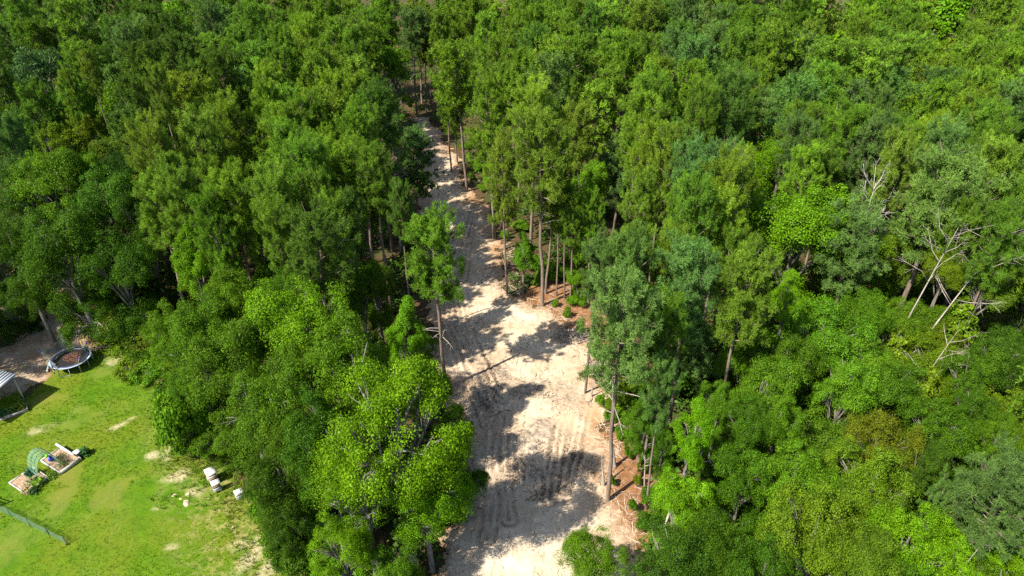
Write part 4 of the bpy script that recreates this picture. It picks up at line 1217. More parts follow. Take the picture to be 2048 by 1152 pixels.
PROTO = {
    'O': [[broadleaf(100 + i, 4.0, 13.0, 640, 116, .118, lobes=10 + i % 4, flat=.5, gap=.44 + .06 * (i % 2)) for i in range(4)],
          [broadleaf(110 + i, 4.0, 13.0, 440, 36, .25, lobes=10 + i % 4, nsides=5) for i in range(4)],
          [broadleaf(120 + i, 4.0, 13.0, 280, 22, .38, lobes=10, nsides=4) for i in range(3)]],
    'W': [[broadleaf(150 + i, 4.0, 13.0, 560, 104, .112, lobes=20, shape='open', flat=.40, gap=.62, rcl=.095, skirt=False) for i in range(2)],
          [broadleaf(155 + i, 4.0, 13.0, 340, 42, .26, lobes=18, shape='open', flat=.40, gap=.54, rcl=.095, nsides=5, skirt=False) for i in range(2)],
          [broadleaf(158, 4.0, 13.0, 240, 24, .40, lobes=10, nsides=4, shape='open')]],
    'G': [[broadleaf(200 + i, 3.4, 13.0, 560, 108, .116, lobes=13, shape='cone', flat=.5, skirt=False) for i in range(2)],
          [broadleaf(210 + i, 3.4, 13.0, 380, 36, .25, lobes=12, shape='cone', nsides=5, skirt=False) for i in range(2)],
          [broadleaf(220 + i, 3.4, 13.0, 220, 26, .38, lobes=11, shape='cone', nsides=4, skirt=False) for i in range(2)]],
    'P': [[pine(300 + i, 2.8, 17.0, (.54, .58, .50, .60)[i], 1250, 34, .27, .026, (0, .3, .1, .2)[i], (.42, .5, .36, .45)[i]) for i in range(4)],
          [pine(310 + i, 2.8, 17.0, (.52, .58, .48, .56, .64, .42)[i], 900, 22, .32, .046, (0, .2, 0, .1, .35, .05)[i], (.42, .5, .34, .45, .55, .3)[i], 3) for i in range(6)],
          [pine(320 + i, 2.8, 17.0, (.50, .56, .46)[i], 600, 12, .42, .10, 0, (.42, .48, .36)[i], 2) for i in range(3)]],
    'B': [[broadleaf(500 + i, 1.6, 2.8, 170, 50, .15, lobes=11, shape='open', nsides=4, skirt=False, gap=.50, rcl=.15, root_=.1) for i in range(3)]] * 3,
    'C': [[cedar(400 + i, 2.6, 7.0, 150, 60, .26) for i in range(2)]] * 3,
}
NAME = {'V': 'vine_covered_tree', 'B': 'shrub', 'O': 'oak_tree', 'W': 'oak_tree', 'G': 'sweetgum_tree', 'P': 'pine_tree', 'C': 'cedar_tree'}
CATG = {'V': 'vine-covered tree', 'B': 'shrub', 'O': 'broadleaf tree', 'W': 'broadleaf tree', 'G': 'sweetgum tree', 'P': 'pine tree', 'C': 'cedar tree'}
GROUP = {'V': 'trees on the lawn edge', 'B': 'shrubs along the edges of the wood', 'O': 'broadleaf trees of the wood', 'W': 'broadleaf trees of the wood', 'G': 'bright lime-green trees of the wood', 'P': 'pines of the wood', 'C': 'cedars of the wood'}
TINT = {'k': (.030, .078, .007), 'd': (.050, .120, .007), 'm': (.076, .175, .008), 'l': (.100, .225, .010), 'y': (.118, .262, .006),
        'o': (.108, .185, .009), 'b': (.068, .142, .030), 'r': (.130, .165, .012)}
TINTP = {'k': (.052, .105, .015), 'd': (.078, .160, .020), 'm': (.118, .226, .019), 'l': (.150, .268, .020), 'y': (.17, .28, .014),
         'o': (.138, .226, .021), 'b': (.102, .200, .040), 'r': (.1, .1, .03)}
TONE = {'k': 'very dark green', 'd': 'dark green', 'm': 'mid-green', 'l': 'fresh green', 'y': 'lime-green', 'o': 'olive', 'b': 'blue-green', 'r': 'reddish-tipped'}

def depth(x, y, z=10.0):
    s, c = math.sin(math.radians(PITCH)), math.cos(math.radians(PITCH)); return y * c - (z - CAM_H) * s

# labels: a tree that has none of its own is told by tone, width and its place beside the nearest landmark tree
ORD = ['nearest', 'second', 'third', 'fourth', 'fifth', 'sixth', 'seventh', 'eighth', 'ninth', 'tenth', 'eleventh', 'twelfth', 'thirteenth', 'fourteenth', 'fifteenth']
LM = [(t[1], t[2], t[8]) for t in D['trees'] if t[8]]
KN = {'V': 'vine-covered tree', 'B': 'shrub', 'O': 'broadleaf tree', 'W': 'broadleaf tree', 'G': 'sweetgum', 'P': 'pine', 'C': 'cedar'}
slots = {}
for i, t in enumerate(D['trees']):
    if t[7]: continue
    x, y = t[1], t[2]
    j = min(range(len(LM)), key=lambda q: math.hypot(LM[q][0] - x, (LM[q][1] - y)))
    dx, dy = x - LM[j][0], y - LM[j][1]
    sec = ('behind' if dy > 0 else 'in front of') if abs(dy) > abs(dx) else ('on the lawn side of' if dx < 0 else 'past')
    slots.setdefault(('O' if t[0] == 'W' else t[0], t[5], sec, j), []).append((math.hypot(dx, dy), i))
Rs = sorted(t[3] for t in D['trees']); R1, R2 = Rs[len(Rs) // 3], Rs[2 * len(Rs) // 3]
for (k, tone, sec, j), L in slots.items():
    L.sort()
    for n, (_, i) in enumerate(L):
        size = 'narrow ' if D['trees'][i][3] < R1 else 'broad ' if D['trees'][i][3] > R2 else ''
        od = (ORD[min(n, 14)] + ' ') if len(L) > 1 else 'standing '
        lab = f"{size}{TONE[tone]} {KN[k]}, {od}{sec} {LM[j][2]}"
        D['trees'][i][7] = lab if len(lab.replace('-', ' ').split()) <= 16 else lab[len(size):]

def tint(tone, k, rng):
    c = np.array((TINTP if k in 'P' else TINT)[tone]) * rng.uniform(.80, 1.18)
    return tuple(np.clip(c * np.array([rng.uniform(.9, 1.12), 1, rng.uniform(.8, 1.2)]), .005, .5))

def place_tree(t, rng):
    k, x, y, R, H, tone, lean, label = t[:8]
    d = depth(x, y); lod = 0 if d < 78 else 1 if d < 125 else 2
    tr, cr, R0, H0 = PROTO['B' if k == 'V' else k][lod][rng.integers(len(PROTO['B' if k == 'V' else k][lod]))]
    e = obj(NAME[k], None, loc=(x, y, 0), label=label, category=CATG[k], group=GROUP[k])
    e.empty_display_size = .3
    e.rotation_euler = (rng.normal(0, .028), math.atan(lean) + (0 if label and lean else rng.normal(0, .022)), 0)
    rz = rng.uniform(0, 6.28)
    c = tint(tone, k, rng)
    wx, wy = (1, 1) if k == 'B' else (rng.uniform(.9, 1.12), rng.uniform(.9, 1.12))
    for nm, me in (('trunk', tr), ('crown', cr)):
        o = obj(nm, me, e, rot=(0, 0, rz), color=c)
        s_ = R / R0
        sz = min(max(H / H0, s_ * .85), s_ * {'P': 1.45, 'O': 1.5, 'W': 1.3, 'G': 1.4}.get(k, 1)) if k not in 'BVC' else H / H0
        o.scale = (s_ * wx, s_ * wy, sz); o.location = (0, 0, H - sz * H0)
    return e
rng_t = np.random.default_rng(5)
for t in D['trees']:
    place_tree(t, rng_t)

# ------------------------------------------------------------------ far pines past the 300 largest: one mass
def arrays_of(me):
    V = np.empty(len(me.vertices) * 3, np.float32); me.vertices.foreach_get('co', V)
    A = np.empty(len(me.vertices), np.float32); me.attributes['v'].data.foreach_get('value', A)
    return V.reshape(-1, 3), A
def far_woods():
    rng = np.random.default_rng(8); VV, AA = [], []
    for t in D['fart']:
        tr, cr, R0, H0 = PROTO['P'][2][rng.integers(3)]
        V, A = arrays_of(cr); V, A = V.reshape(-1, 8, 3)[:, :4].reshape(-1, 3), A.reshape(-1, 8)[:, :4].ravel(); a = rng.uniform(0, 6.28); c, s = math.cos(a), math.sin(a)
        V = V * np.array([t[3] / R0, t[3] / R0, t[4] / H0]); V = V @ np.array([[c, s, 0], [-s, c, 0], [0, 0, 1]]) + np.array([t[1], t[2], 0])
        VV.append(V); AA.append(np.clip(A * rng.uniform(.6, 1.2), 0, 1))
    V = np.concatenate(VV)
    obj('distant_woods', mesh_of('distant_woods', V, [np.arange(len(V)).reshape(-1, 4)], M_NEEDLE, {'v': np.concatenate(AA)}), kind='stuff', color=TINTP['m'])
if D['fart']: far_woods()

# ------------------------------------------------------------------ undergrowth beneath the trees
def clear_sd(X, Y):
    return np.maximum.reduce([poly_sd(X, Y, D[k]) for k in ('trk', 'lawn', 'yard', 'straw', 'straw2')])
def undergrowth():
    rng = np.random.default_rng(31)
    n = 6500; Y = 16 + 200 * rng.random(n) ** 1.15; X = (rng.random(n) * 2 - 1) * (.74 * np.hypot(Y, 20) + 10)
    k = clear_sd(X, Y) < -.5; X, Y = X[k], Y[k]; n = len(X)
    thick = (X > 14) & (Y < 75)
    S = rng.uniform(.6, 1.7, n) * np.where(thick, 1.5, 1.0) * np.where(Y > 110, 1.35, 1.0)
    nl = 56
    off = unit(rng.normal(size=(n, nl, 3))) * rng.random((n, nl, 1)) ** .4
    off[..., 2] = np.abs(off[..., 2])
    P = np.stack([X, Y, np.zeros(n)], 1)[:, None] + off * S[:, None, None] * np.array([1, 1, 1.6])
    Nn = unit(off * .6 + np.array([0, 0, .7]) + rng.normal(size=off.shape) * .5)
    v = np.clip(rng.uniform(0, .7, n)[:, None] + rng.uniform(0, .3, (n, nl)), 0, 1)
    V, Q, A = leaf_quads(P.reshape(-1, 3), Nn.reshape(-1, 3), .34, rng, v.ravel(), 1.4)
    obj('undergrowth', mesh_of('undergrowth', V, [Q], M_LEAF, {'v': A}), kind='stuff', color=(.055, .12, .018))
undergrowth()

# ------------------------------------------------------------------ dead trees and bare limbs
def dead_tree(label, x, y, H, mat, seed, lean=(0, 0), spread=.3, start=.45, nl=9, r=.16, up=.5, group='dead trees'):
    rng = np.random.default_rng(seed)
    root = obj('dead_tree', None, loc=(x, y, 0), label=label, category='dead tree', group=group)
    n = 8; t = np.linspace(0, 1, n)
    P = np.stack([lean[0] * t * H + np.cumsum(rng.normal(0, .05 * H / 8, n)) * t, lean[1] * t * H + np.cumsum(rng.normal(0, .05 * H / 8, n)) * t, -.2 + t * H], 1)
    mb = MB(); mb.tube(P, np.linspace(r, r * .08, n), 6)
    obj('trunk', mb.mesh('trunk', mat), root)
    for i in range(nl):
        s = rng.uniform(start, .98); a = np.array([np.interp(s, t, P[:, j]) for j in range(3)]); th = i * 2.4 + rng.uniform(-.5, .5)
        L = H * spread * rng.uniform(.5, 1.1) * (1.15 - s * .5); d = unit(np.array([math.cos(th), math.sin(th), up * rng.uniform(.4, 1.6)]))
        m = a + d * L * .5 + rng.normal(0, .06, 3) * L; e = a + d * L + np.array([0, 0, .12 * L]) + rng.normal(0, .08, 3) * L
        b = MB(); rr = r * (1.1 - s) * .65 + .008
        b.tube([a, m, e], [rr, rr * .7, rr * .2], 5)
        for q in range(6):
            f = rng.uniform(.2, .97); c = m + (e - m) * f; dd = unit(d + rng.normal(0, .6, 3)); b.tube([c, c + dd * L * .2, c + dd * L * .34 + rng.normal(0, .04 * L, 3)], [rr * .4, rr * .25, .006], 3)
        obj('dead_branch', b.mesh('dead_branch', mat), root)
    return root
for a in [['bare grey dead pine with upswept branches beside the far sand track', -12.67, 69.27, 13.5, 0, 1, 0.009, 0.0, 0.17, 0.72, 14, 0.15, 0.9], ['tall white dead trunk in the shaded wood, far behind the dirt yard', -70.54, 119.26, 11.5, 1, 2, 0.126, 0.0, 0.12, 0.4, 8, 0.2, 0.6], ['second pale dead trunk leaning beside the tall white one', -70.71, 120.88, 8.8, 1, 3, 0.137, 0.0, 0.15, 0.5, 6, 0.16, 0.6], ['bare grey dead tree with fan of twigs below the round olive pine', 30.57, 55.42, 15.5, 1, 4, 0.05, 0, 0.22, 0.55, 16, 0.16, 1.2], ['leaning grey dead pine trunk beside the bare fan-topped tree', 32.43, 58.08, 15, 0, 5, 0.16, 0, 0.12, 0.4, 8, 0.2, 0.3], ['white forked dead limb rising out of the yellow-green oak', 31.41, 46.65, 16.5, 0, 6, 0.1, 0, 0.24, 0.55, 10, 0.115, 1.1], ['great forked white dead limb leaning over the olive oak', 31.2, 45.31, 16, 0, 7, 0.36, 0.05, 0.3, 0.5, 11, 0.115, 0.7], ['broken white branch tangle lying over the layered cedars', 27.79, 38.82, 11, 0, 8, 0.4, 0.1, 0.26, 0.55, 9, 0.11, 0.5], ['white dead sapling inside the pointed lime sweetgum', 10.26, 31.43, 9.8, 1, 9, 0.12, 0, 0.22, 0.6, 6, 0.1, 0.7], ['thin bare white sapling in the near thicket corner', 23.37, 23.19, 10.6, 0, 10, 0.05, 0, 0.18, 0.6, 6, 0.07, 1.0], ['thin bare dead pine in the dark gap beside the sand track', -22.15, 65.97, 5.6, 0, 11, 0.062, 0.0, 0.16, 0.5, 12, 0.1, 0.3], ['pale slanting dead pole across the dark gap below the dead tree', 30.18, 55.96, 12, 1, 12, 0.25, 0, 0.06, 0.6, 3, 0.1, 0.3], ['short broken grey stub at the edge of the sand track', 6.75, 45.39, 2.5, 0, 13, 0.038, 0.0, 0.1, 0.7, 3, 0.1, 0.4], ['bare brown stump pole close to the tall nearest pine', 6.78, 35.65, 3.7, 0, 14, -0.09, 0.0, 0.06, 0.7, 3, 0.13, 0.3], ['thick short dead trunk behind the tall nearest pine', 7.81, 37.45, 3.4, 0, 15, -0.123, 0.0, 0.08, 0.7, 3, 0.2, 0.3], ['slim bare dead sapling on the pine straw by the near clearing', 9.77, 35.5, 3.6, 0, 16, -0.122, 0.0, 0.14, 0.5, 7, 0.09, 0.6], ['grey bare dead tree at the shaded far clearing', -68.76, 142.57, 14, 0, 18, 0.1, 0, 0.2, 0.4, 10, 0.14, 0.6]]:
    dead_tree(a[0], a[1], a[2], a[3], M_DEADWOOD if a[4] else M_GREYWOOD, a[5], (a[6], a[7]), a[8], a[9], a[10], a[11], a[12])

# bare lower branches on the tall roadside pines
def dead_branches(root, z0, z1, n, L, seed):
    rng = np.random.default_rng(seed)
    for i in range(n):
        z = rng.uniform(z0, z1); th = rng.uniform(0, 6.28); d = np.array([math.cos(th), math.sin(th), rng.uniform(-.1, .25)]); l = L * rng.uniform(.5, 1.1)
        b = MB(); a = np.array([0, 0, z]); m = a + d * l * .55; e = a + d * l + np.array([0, 0, -.1 * l])
        b.tube([a, m, e], [.035, .025, .008], 4)
        for q in range(3):
            c = m + (e - m) * rng.uniform(0, .8); b.tube([c, c + unit(d + rng.normal(0, .6, 3)) * l * .3], [.012, .005], 3)
        obj('dead_branch', b.mesh('dead_branch', M_GREYWOOD), root)
for o in list(SC.objects):
    lb = o.get('label', '')
    if lb.startswith('tall pine with a long bare trunk nearest'): dead_branches(o, 7.5, 12.5, 9, 2.4, 1)
    elif lb.startswith('tall pale-green pine with twin'): dead_branches(o, 9, 14, 8, 2.6, 2)
    elif lb.startswith('lone round-headed'): dead_branches(o, 5, 9, 6, 1.7, 3)
    elif lb.startswith('thin pale pine on the outer'): dead_branches(o, 9, 14, 4, 1.5, 4)

# ------------------------------------------------------------------ sticks and shredded wood on the cleared ground
def sticks(name, n, region, lmin, lmax, r, mat, seed, z=.09):
    rng = np.random.default_rng(seed); VV, QQ = [], []; k = 0
    while k < n:
        x, y = region(rng)
        L = lmin + (lmax - lmin) * rng.random() ** 2.2; th = rng.uniform(0, 6.28); d = np.array([math.cos(th), math.sin(th), rng.normal(0, .08)]); s = np.array([-d[1], d[0], 0]) * r * rng.uniform(.5, 1.5)
        up = np.array([0, 0, 1]) * r * 1.2; a = np.array([x, y, z]) - d * L / 2; m = np.array([x, y, z]) + s * rng.normal(0, 2.5); e = np.array([x, y, z]) + d * L / 2
        VV += [a - s, a + up, a + s, m - s, m + up, m + s, e - s * .4, e + up * .4, e + s * .4]
        b = 9 * k; QQ += [[b, b + 1, b + 4, b + 3], [b + 1, b + 2, b + 5, b + 4], [b + 3, b + 4, b + 7, b + 6], [b + 4, b + 5, b + 8, b + 7]]
        k += 1
    obj(name, mesh_of(name, np.array(VV), [np.array(QQ)], mat, {'v': np.zeros(len(VV))}), kind='stuff')
TRKP = np.array(D['trk'])
def pool_of(cond, x0, x1, y0, y1, seed, n=60000):
    r = np.random.default_rng(seed); X = r.uniform(x0, x1, n); Y = r.uniform(y0, y1, n); k = cond(X, Y); P = np.stack([X[k], Y[k]], 1); it = [0]
    def f(rng):
        it[0] = (it[0] + 1) % len(P); return P[it[0]]
    return f
on_track = pool_of(lambda X, Y: poly_sd(X, Y, D['trk']) > .1, -16, 18, 22, 112, 1)
def edge_c(X, Y):
    s = poly_sd(X, Y, D['trk']); return (s > -1.2) & (s < 2.4) & (X > -1)
on_edge = pool_of(edge_c, -2, 18, 22, 112, 2)
on_straw = pool_of(lambda X, Y: np.maximum(poly_sd(X, Y, D['straw']), poly_sd(X, Y, D['straw2'])) > -.4, 3, 16, 28, 72, 3)
M_TWIG_D = plain_mat('dark_twig', (.07, .05, .035), (.16, .115, .08), 9, .9, .1, None, 0)
M_TWIG_P = plain_mat('pale_twig', (.40, .31, .22), (.58, .48, .37), 9, .9, .1, None, 0)
def near_mulch(rng):
    while True:
        c = D['tspots'][rng.integers(len(D['tspots']))]
        if c[5] == 0:
            return c[0] + rng.normal(0, .6) * c[2], c[1] + rng.normal(0, .6) * c[3]
sticks('wood_debris', 2600, on_track, .12, 1.3, .016, M_TWIG_D, 3)
sticks('shredded_bark', 3600, near_mulch, .10, .7, .02, M_TWIG_D, 4, .11)
sticks('broken_twigs', 1100, on_edge, .2, 1.8, .018, M_TWIG_P, 5)
sticks('fallen_twigs', 420, on_straw, .2, 1.6, .016, M_GREYWOOD, 6, .03)

# ------------------------------------------------------------------ grass tufts on the lawn and rough weeds at its edges
def grass(name, n, hmin, hmax, w, pick, col, seed):
    rng = np.random.default_rng(seed)
    X = rng.uniform(-47, -11, n * 3); Y = rng.uniform(24, 53, n * 3)
    k = pick(X, Y, rng); X, Y = X[k][:n], Y[k][:n]; m = len(X); nb = 5
    th = rng.uniform(0, 6.28, (m, nb)); h = rng.uniform(hmin, hmax, (m, nb)); L = rng.uniform(.2, .8, (m, nb)) * h
    d = np.stack([np.cos(th), np.sin(th), np.zeros_like(th)], -1); s = np.stack([-d[..., 1], d[..., 0], d[..., 2]], -1) * w
    b = np.stack([X, Y, np.full(m, .03)], 1)[:, None] + d * .04
    tip = b + d * L[..., None] + np.array([0, 0, 1]) * h[..., None]
    V = np.stack([b - s, b + s, tip], 2).reshape(-1, 3)
    A = np.repeat(rng.uniform(0, 1, m), nb * 3)
    obj(name, mesh_of(name, V, [np.arange(len(V)).reshape(-1, 3)], M_LEAF, {'v': A}), kind='stuff', color=col)
lsd = lambda X, Y: poly_sd(X, Y, D['lawn'])
bare = lambda X, Y: np.maximum(spots(X, Y, D['spots'], 0, 21), spots(X, Y, D['spots'], 1, 33))
grass('grass', 26000, .03, .08, .02, lambda X, Y, r: (lsd(X, Y) > .2) & (bare(X, Y) < .35) & (r.random(len(X)) < .35 + .9 * vnoise(X, Y, .7, 4)), (.125, .24, .010), 1)
grass('rough_grass', 7000, .15, .45, .022, lambda X, Y, r: (np.abs(lsd(X, Y) - .6) < 1.9) & (X > -27) & (r.random(len(X)) < 1.3 * vnoise(X, Y, .6, 5)), (.14, .20, .018), 2)
def weeds_near(pts, rad):
    def f(X, Y, r):
        d = np.full(X.shape, 9.)
        for x, y in pts: d = np.minimum(d, np.hypot(X - x, Y - y))
        return d < rad * (.5 + .8 * vnoise(X, Y, 1.2, 9))
    return f
grass('yard_grass', 1500, .05, .14, .022, lambda X, Y, r: (poly_sd(X, Y, D['yard']) > -1) & (lsd(X, Y) > -2.2) & (r.random(len(X)) < 1.4 * vnoise(X, Y, .9, 12)), (.13, .20, .02), 12)
grass('tall_weeds', 1500, .2, .6, .025, weeds_near([(-22.6, 35.2), (-23.2, 34.6), (-21.0, 34.6), (-22.9, 36.8), (-24.2, 34.4)], 1.5), (.10, .19, .02), 3)

# ------------------------------------------------------------------ beehives
M_WHITE = plain_mat('white_lid', (.70, .70, .68), (.80, .80, .78), 5, .45, .4, None, .1, .004)
M_HIVE_A = plain_mat('hive_paint', (.52, .45, .42), (.66, .60, .56), 4, .7, .2, None, .2, .004)
M_HIVE_B = plain_mat('hive_shaded_brown', (.20, .12, .085), (.32, .21, .15), 4, .8, .2, (1, 1, 4), .3, .004)  # dark brown boxes; shade on the hive faces is put into this colour
M_BLUEGREY = plain_mat('blue_grey_paint', (.30, .36, .40), (.42, .48, .52), 4, .7, .2, None, .2, .004)
def hive(label, x, y, rz, supers, lid_mat=M_WHITE, z0=.22):
    root = obj('beehive', None, loc=(x, y, .02), rot=(0, 0, rz), label=label, category='beehive', group='white-lidded beehives by the wood edge')
    for sx in (-1, 1):
        for sy in (-1, 1):
            b = MB(); b.box((sx * .2, sy * .17, z0 / 2), (.07, .07, z0)); obj('leg', b.mesh('leg', M_GREYWOOD), root)
    b = MB(); b.box((0, 0, z0 + .025), (.58, .46, .05)); b.box((.32, 0, z0 + .02), (.08, .34, .025)); obj('bottom_board', b.mesh('bottom_board', M_GREYWOOD), root)
    z = z0 + .052
    for h, m in supers:
        b = MB(); b.box((0, 0, z + h / 2), (.52, .42, h - .006)); s = obj('hive_box', b.mesh('hive_box', m), root)
        for q in (-1, 1):
            c = MB(); c.box((q * .268, 0, z + h * .7), (.02, .14, .03)); obj('hand_hold', c.mesh('hand_hold', M_HIVE_B), s)
        z += h
    b = MB(); b.box((0, 0, z + .04), (.60, .49, .08)); obj('lid', b.mesh('lid', lid_mat), root)
hive("beehive with a wide white lid at the back of the clustered three", -22.35, 36.27, .62, [(.24, M_HIVE_A), (.24, M_HIVE_A), (.15, M_HIVE_A)], z0=.2)
hive("tallest white-lidded beehive in the middle of the clustered three", -21.99, 35.94, .66, [(.24, M_HIVE_A), (.24, M_HIVE_B), (.17, M_HIVE_A), (.16, M_HIVE_B)], z0=.2)
hive("white-lidded beehive with a dark box, nearest of the clustered three", -21.49, 35.18, .60, [(.24, M_BLUEGREY), (.24, M_HIVE_B), (.10, M_HIVE_B)], z0=.2)
hive("lone white-lidded beehive beside the dark corner oak", -19.65, 34.57, .66, [(.24, M_BLUEGREY), (.16, M_HIVE_B)], z0=.1)

# ------------------------------------------------------------------ stones on the worn edge of the lawn
M_STONE = plain_mat('pale_stone', (.42, .33, .22), (.62, .52, .38), 6, .9, .1, None, .6, .02)
def stone(label, x, y, r, seed):
    rng = np.random.default_rng(seed); n, m = 9, 5; V = []
    for i in range(m):
        ph = (i + .5) / m * math.pi / 2
        for j in range(n):
            a = j / n * 6.283; q = r * (1 + rng.normal(0, .13)); V.append([math.cos(a) * math.cos(ph) * q, math.sin(a) * math.cos(ph) * q * .7, math.sin(ph) * q * .45])
    V.append([0, 0, r * .46]); b = MB()
    b.add(V, [[i * n + j, i * n + (j + 1) % n, (i + 1) * n + (j + 1) % n, (i + 1) * n + j] for i in range(m - 1) for j in range(n)])
    b.F.setdefault(3, []).append(np.array([[(m - 1) * n + j, (m - 1) * n + (j + 1) % n, m * n] for j in range(n)]))
    obj('stone', b.mesh('stone', M_STONE), loc=(x, y, 0), rot=(0, 0, seed), label=label, category='stone', group='pale stones on the lawn')
for lb, x, y, r, sd in [("flat pale stone on the sandy patch farthest from the beehives", -24.5, 34.75, .22, 1), ("large tan slab stone on the grass before the beehives", -23.35, 34.05, .34, 2),
                        ("small pale stone tucked between two larger lawn stones", -23.9, 34.4, .15, 3), ("tilted tan stone nearest the front beehive", -23.55, 34.9, .22, 4), ("small pale stone on the bare lawn patch by the corner oak", -19.3, 31.9, .16, 5)]:
    stone(lb, x, y, r, sd)

# ------------------------------------------------------------------ raised beds, trellis, bucket
M_BOARD = plain_mat('weathered_board', (.36, .34, .30), (.54, .52, .48), 5, .85, .15, (1, 1, 3), .4, .01)
M_SOIL = plain_mat('bed_soil', (.20, .13, .085), (.42, .31, .21), 5, .95, .05, None, .8, .04)
M_BLUE = plain_mat('blue_plastic', (.01, .05, .42), (.02, .07, .52), 3, .35, .5, None, 0)
M_BLACK = plain_mat('black_metal', (.012, .012, .014), (.03, .03, .03), 6, .5, .4, None, 0)
M_GREENBALL = plain_mat('green_plastic', (.16, .45, .02), (.20, .52, .03), 3, .5, .3, None, 0)
def plant(name, label, cat, x, y, r, h, n, size, col, seed, z=0.0, parent=None, group=None):
    rng = np.random.default_rng(seed)
    off = unit(rng.normal(size=(n, 3))) * rng.random((n, 1)) ** .45; off[:, 2] = np.abs(off[:, 2])
    P = off * np.array([r, r, h]) + np.array([0, 0, .05]); Nn = unit(off * .6 + np.array([0, 0, .8]) + rng.normal(size=(n, 3)) * .5)
    V, Q, A = leaf_quads(P, Nn, size, rng, np.clip(rng.uniform(0, 1, n), 0, 1), 1.5)
    root = obj(name, None, loc=(x, y, z), label=label, category=cat, group=group)
    b = MB()
    for i in range(5):
        e = P[rng.integers(n)] * .8; b.tube([[0, 0, -.05], e * .5 + np.array([0, 0, .05]), e], [.018, .012, .006], 4)
    obj('stem', b.mesh('stem', M_OAKBARK), root); obj('leaf_mass', mesh_of('leaf_mass', V, [Q], M_LEAF, {'v': A}), root, color=col, kind='stuff')
def bed(label, c, L, W, rz, h, seed, skip=()):
    root = obj('raised_bed', None, loc=(c[0], c[1], .02), rot=(0, 0, rz), label=label, category='garden bed', group='raised garden beds on the lawn')
    for i, (cx, cy, dx, dy) in enumerate([(0, -W / 2, L, .06), (0, W / 2, L, .06), (-L / 2 + .03, 0, .06, W - .064), (L / 2 - .03, 0, .06, W - .064)]):
        for q in range(2 if max(dx, dy) > 1.6 else 1):
            b = MB(); nx = 2 if max(dx, dy) > 1.6 else 1
            oy = 0 if nx == 1 else (q - .5) * max(dx, dy) / 2
            b.box((cx + (oy if dx > dy else 0), cy + (oy if dy > dx else 0), h / 2), (dx / nx - .012 if dx > dy else dx, dy / nx - .012 if dy > dx else dy, h), 0)
            obj('board', b.mesh('board', M_BOARD), root)
    X, Y, Q = grid(-L / 2 + .07, L / 2 - .07, -W / 2 + .07, W / 2 - .07, .09)
    Z = h * .62 + .12 * vnoise(X + seed * 9, Y, 3.0, seed)
    obj('soil', mesh_of('soil', np.stack([X, Y, Z], 1), [Q], M_SOIL, None, True), root)
BA = math.radians(-30)
bed("nearer raised bed with pale boards and leafy plants under the trellis arch", (-35.75, 36.05), 2.0, 1.75, BA, .24, 1)
bed("farther raised bed with a white plank and mostly bare soil", (-34.45, 38.05), 2.45, 1.65, BA, .30, 2)
for nm, lb, x, y, r, h, n, s, c, z in [
    ('cabbage_plant', "dark blue-green cabbage clump at the back of the nearer bed", -36.0, 36.65, .40, .42, 90, .24, (.03, .10, .05), .2),
    ('squash_plant', "bright lime squash plant at the front corner of the nearer bed", -34.85, 35.75, .42, .35, 110, .2, (.15, .28, .02), .2),
    ('vegetable_plant', "tall bright seedling under the trellis arch", -35.5, 36.85, .16, .55, 40, .15, (.18, .32, .02), .2),
    ('vegetable_plant', "loose green plant filling the middle of the nearer bed", -35.25, 35.8, .5, .4, 120, .16, (.06, .15, .03), .2),
    ('weed_clump', "dry pale weed clump spilling over the nearest corner of the nearer bed", -35.35, 35.0, .35, .5, 110, .15, (.26, .24, .10), .0),
    ('weed_clump', "dark weed clump hiding the nearer bed's shaded board", -34.75, 35.05, .42, .5, 120, .16, (.03, .08, .02), .0),
    ('vegetable_plant', "low green plants at the front of the farther bed", -33.95, 37.55, .5, .28, 130, .13, (.10, .17, .04), .28),
    ('vegetable_plant', "sprawling pale plants in the middle of the farther bed", -34.55, 38.2, .5, .25, 90, .13, (.14, .18, .06), .28),
    ('leafy_bush', "dark leafy bush behind the end of the farther bed", -33.0, 38.75, .45, .75, 170, .2, (.04, .12, .03), .0),
    ('ornamental_grass', "grassy clump between the two raised beds", -34.35, 36.55, .55, .35, 220, .13, (.10, .20, .02), .0)]:
    plant(nm, lb, 'plant', x, y, r, h, n, s, c, int(abs(x * 100 + y)), z)
b = MB(); b.box((0, 0, 0), (2.15, .16, .07), 0)
tag_o = obj('white_plank', b.mesh('white_plank', M_WHITE), loc=(-34.5, 38.85, .50), rot=(0, .04, BA + .02), label="long white plank lying along the farther raised bed", category='plank')
def bucket():
    root = obj('bucket', None, loc=(-35.1, 37.85, .36), rot=(0, .5, .3), label="blue plastic bucket lying on the farther raised bed", category='bucket')
    b = MB(); n = 14; t = np.arange(n) / n * 6.283
    rings = [(.15, 0), (.19, .34), (.175, .34), (.14, .03)]
    V = [[r * math.cos(a), r * math.sin(a), z] for r, z in rings for a in t]
    b.add(V, [[i * n + j, i * n + (j + 1) % n, (i + 1) * n + (j + 1) % n, (i + 1) * n + j] for i in range(3) for j in range(n)])
    b.F.setdefault(n, []).append(np.array([np.arange(n)[::-1], np.arange(n) + 3 * n]))
    obj('bucket_body', b.mesh('bucket_body', M_BLUE), root)
    c = MB(); a = np.linspace(0, math.pi, 9); c.tube(np.stack([np.cos(a) * .19, np.sin(a) * .15, .34 - np.sin(a) * .1], 1), .006, 4); obj('handle', c.mesh('handle', M_BLACK), root)
bucket()
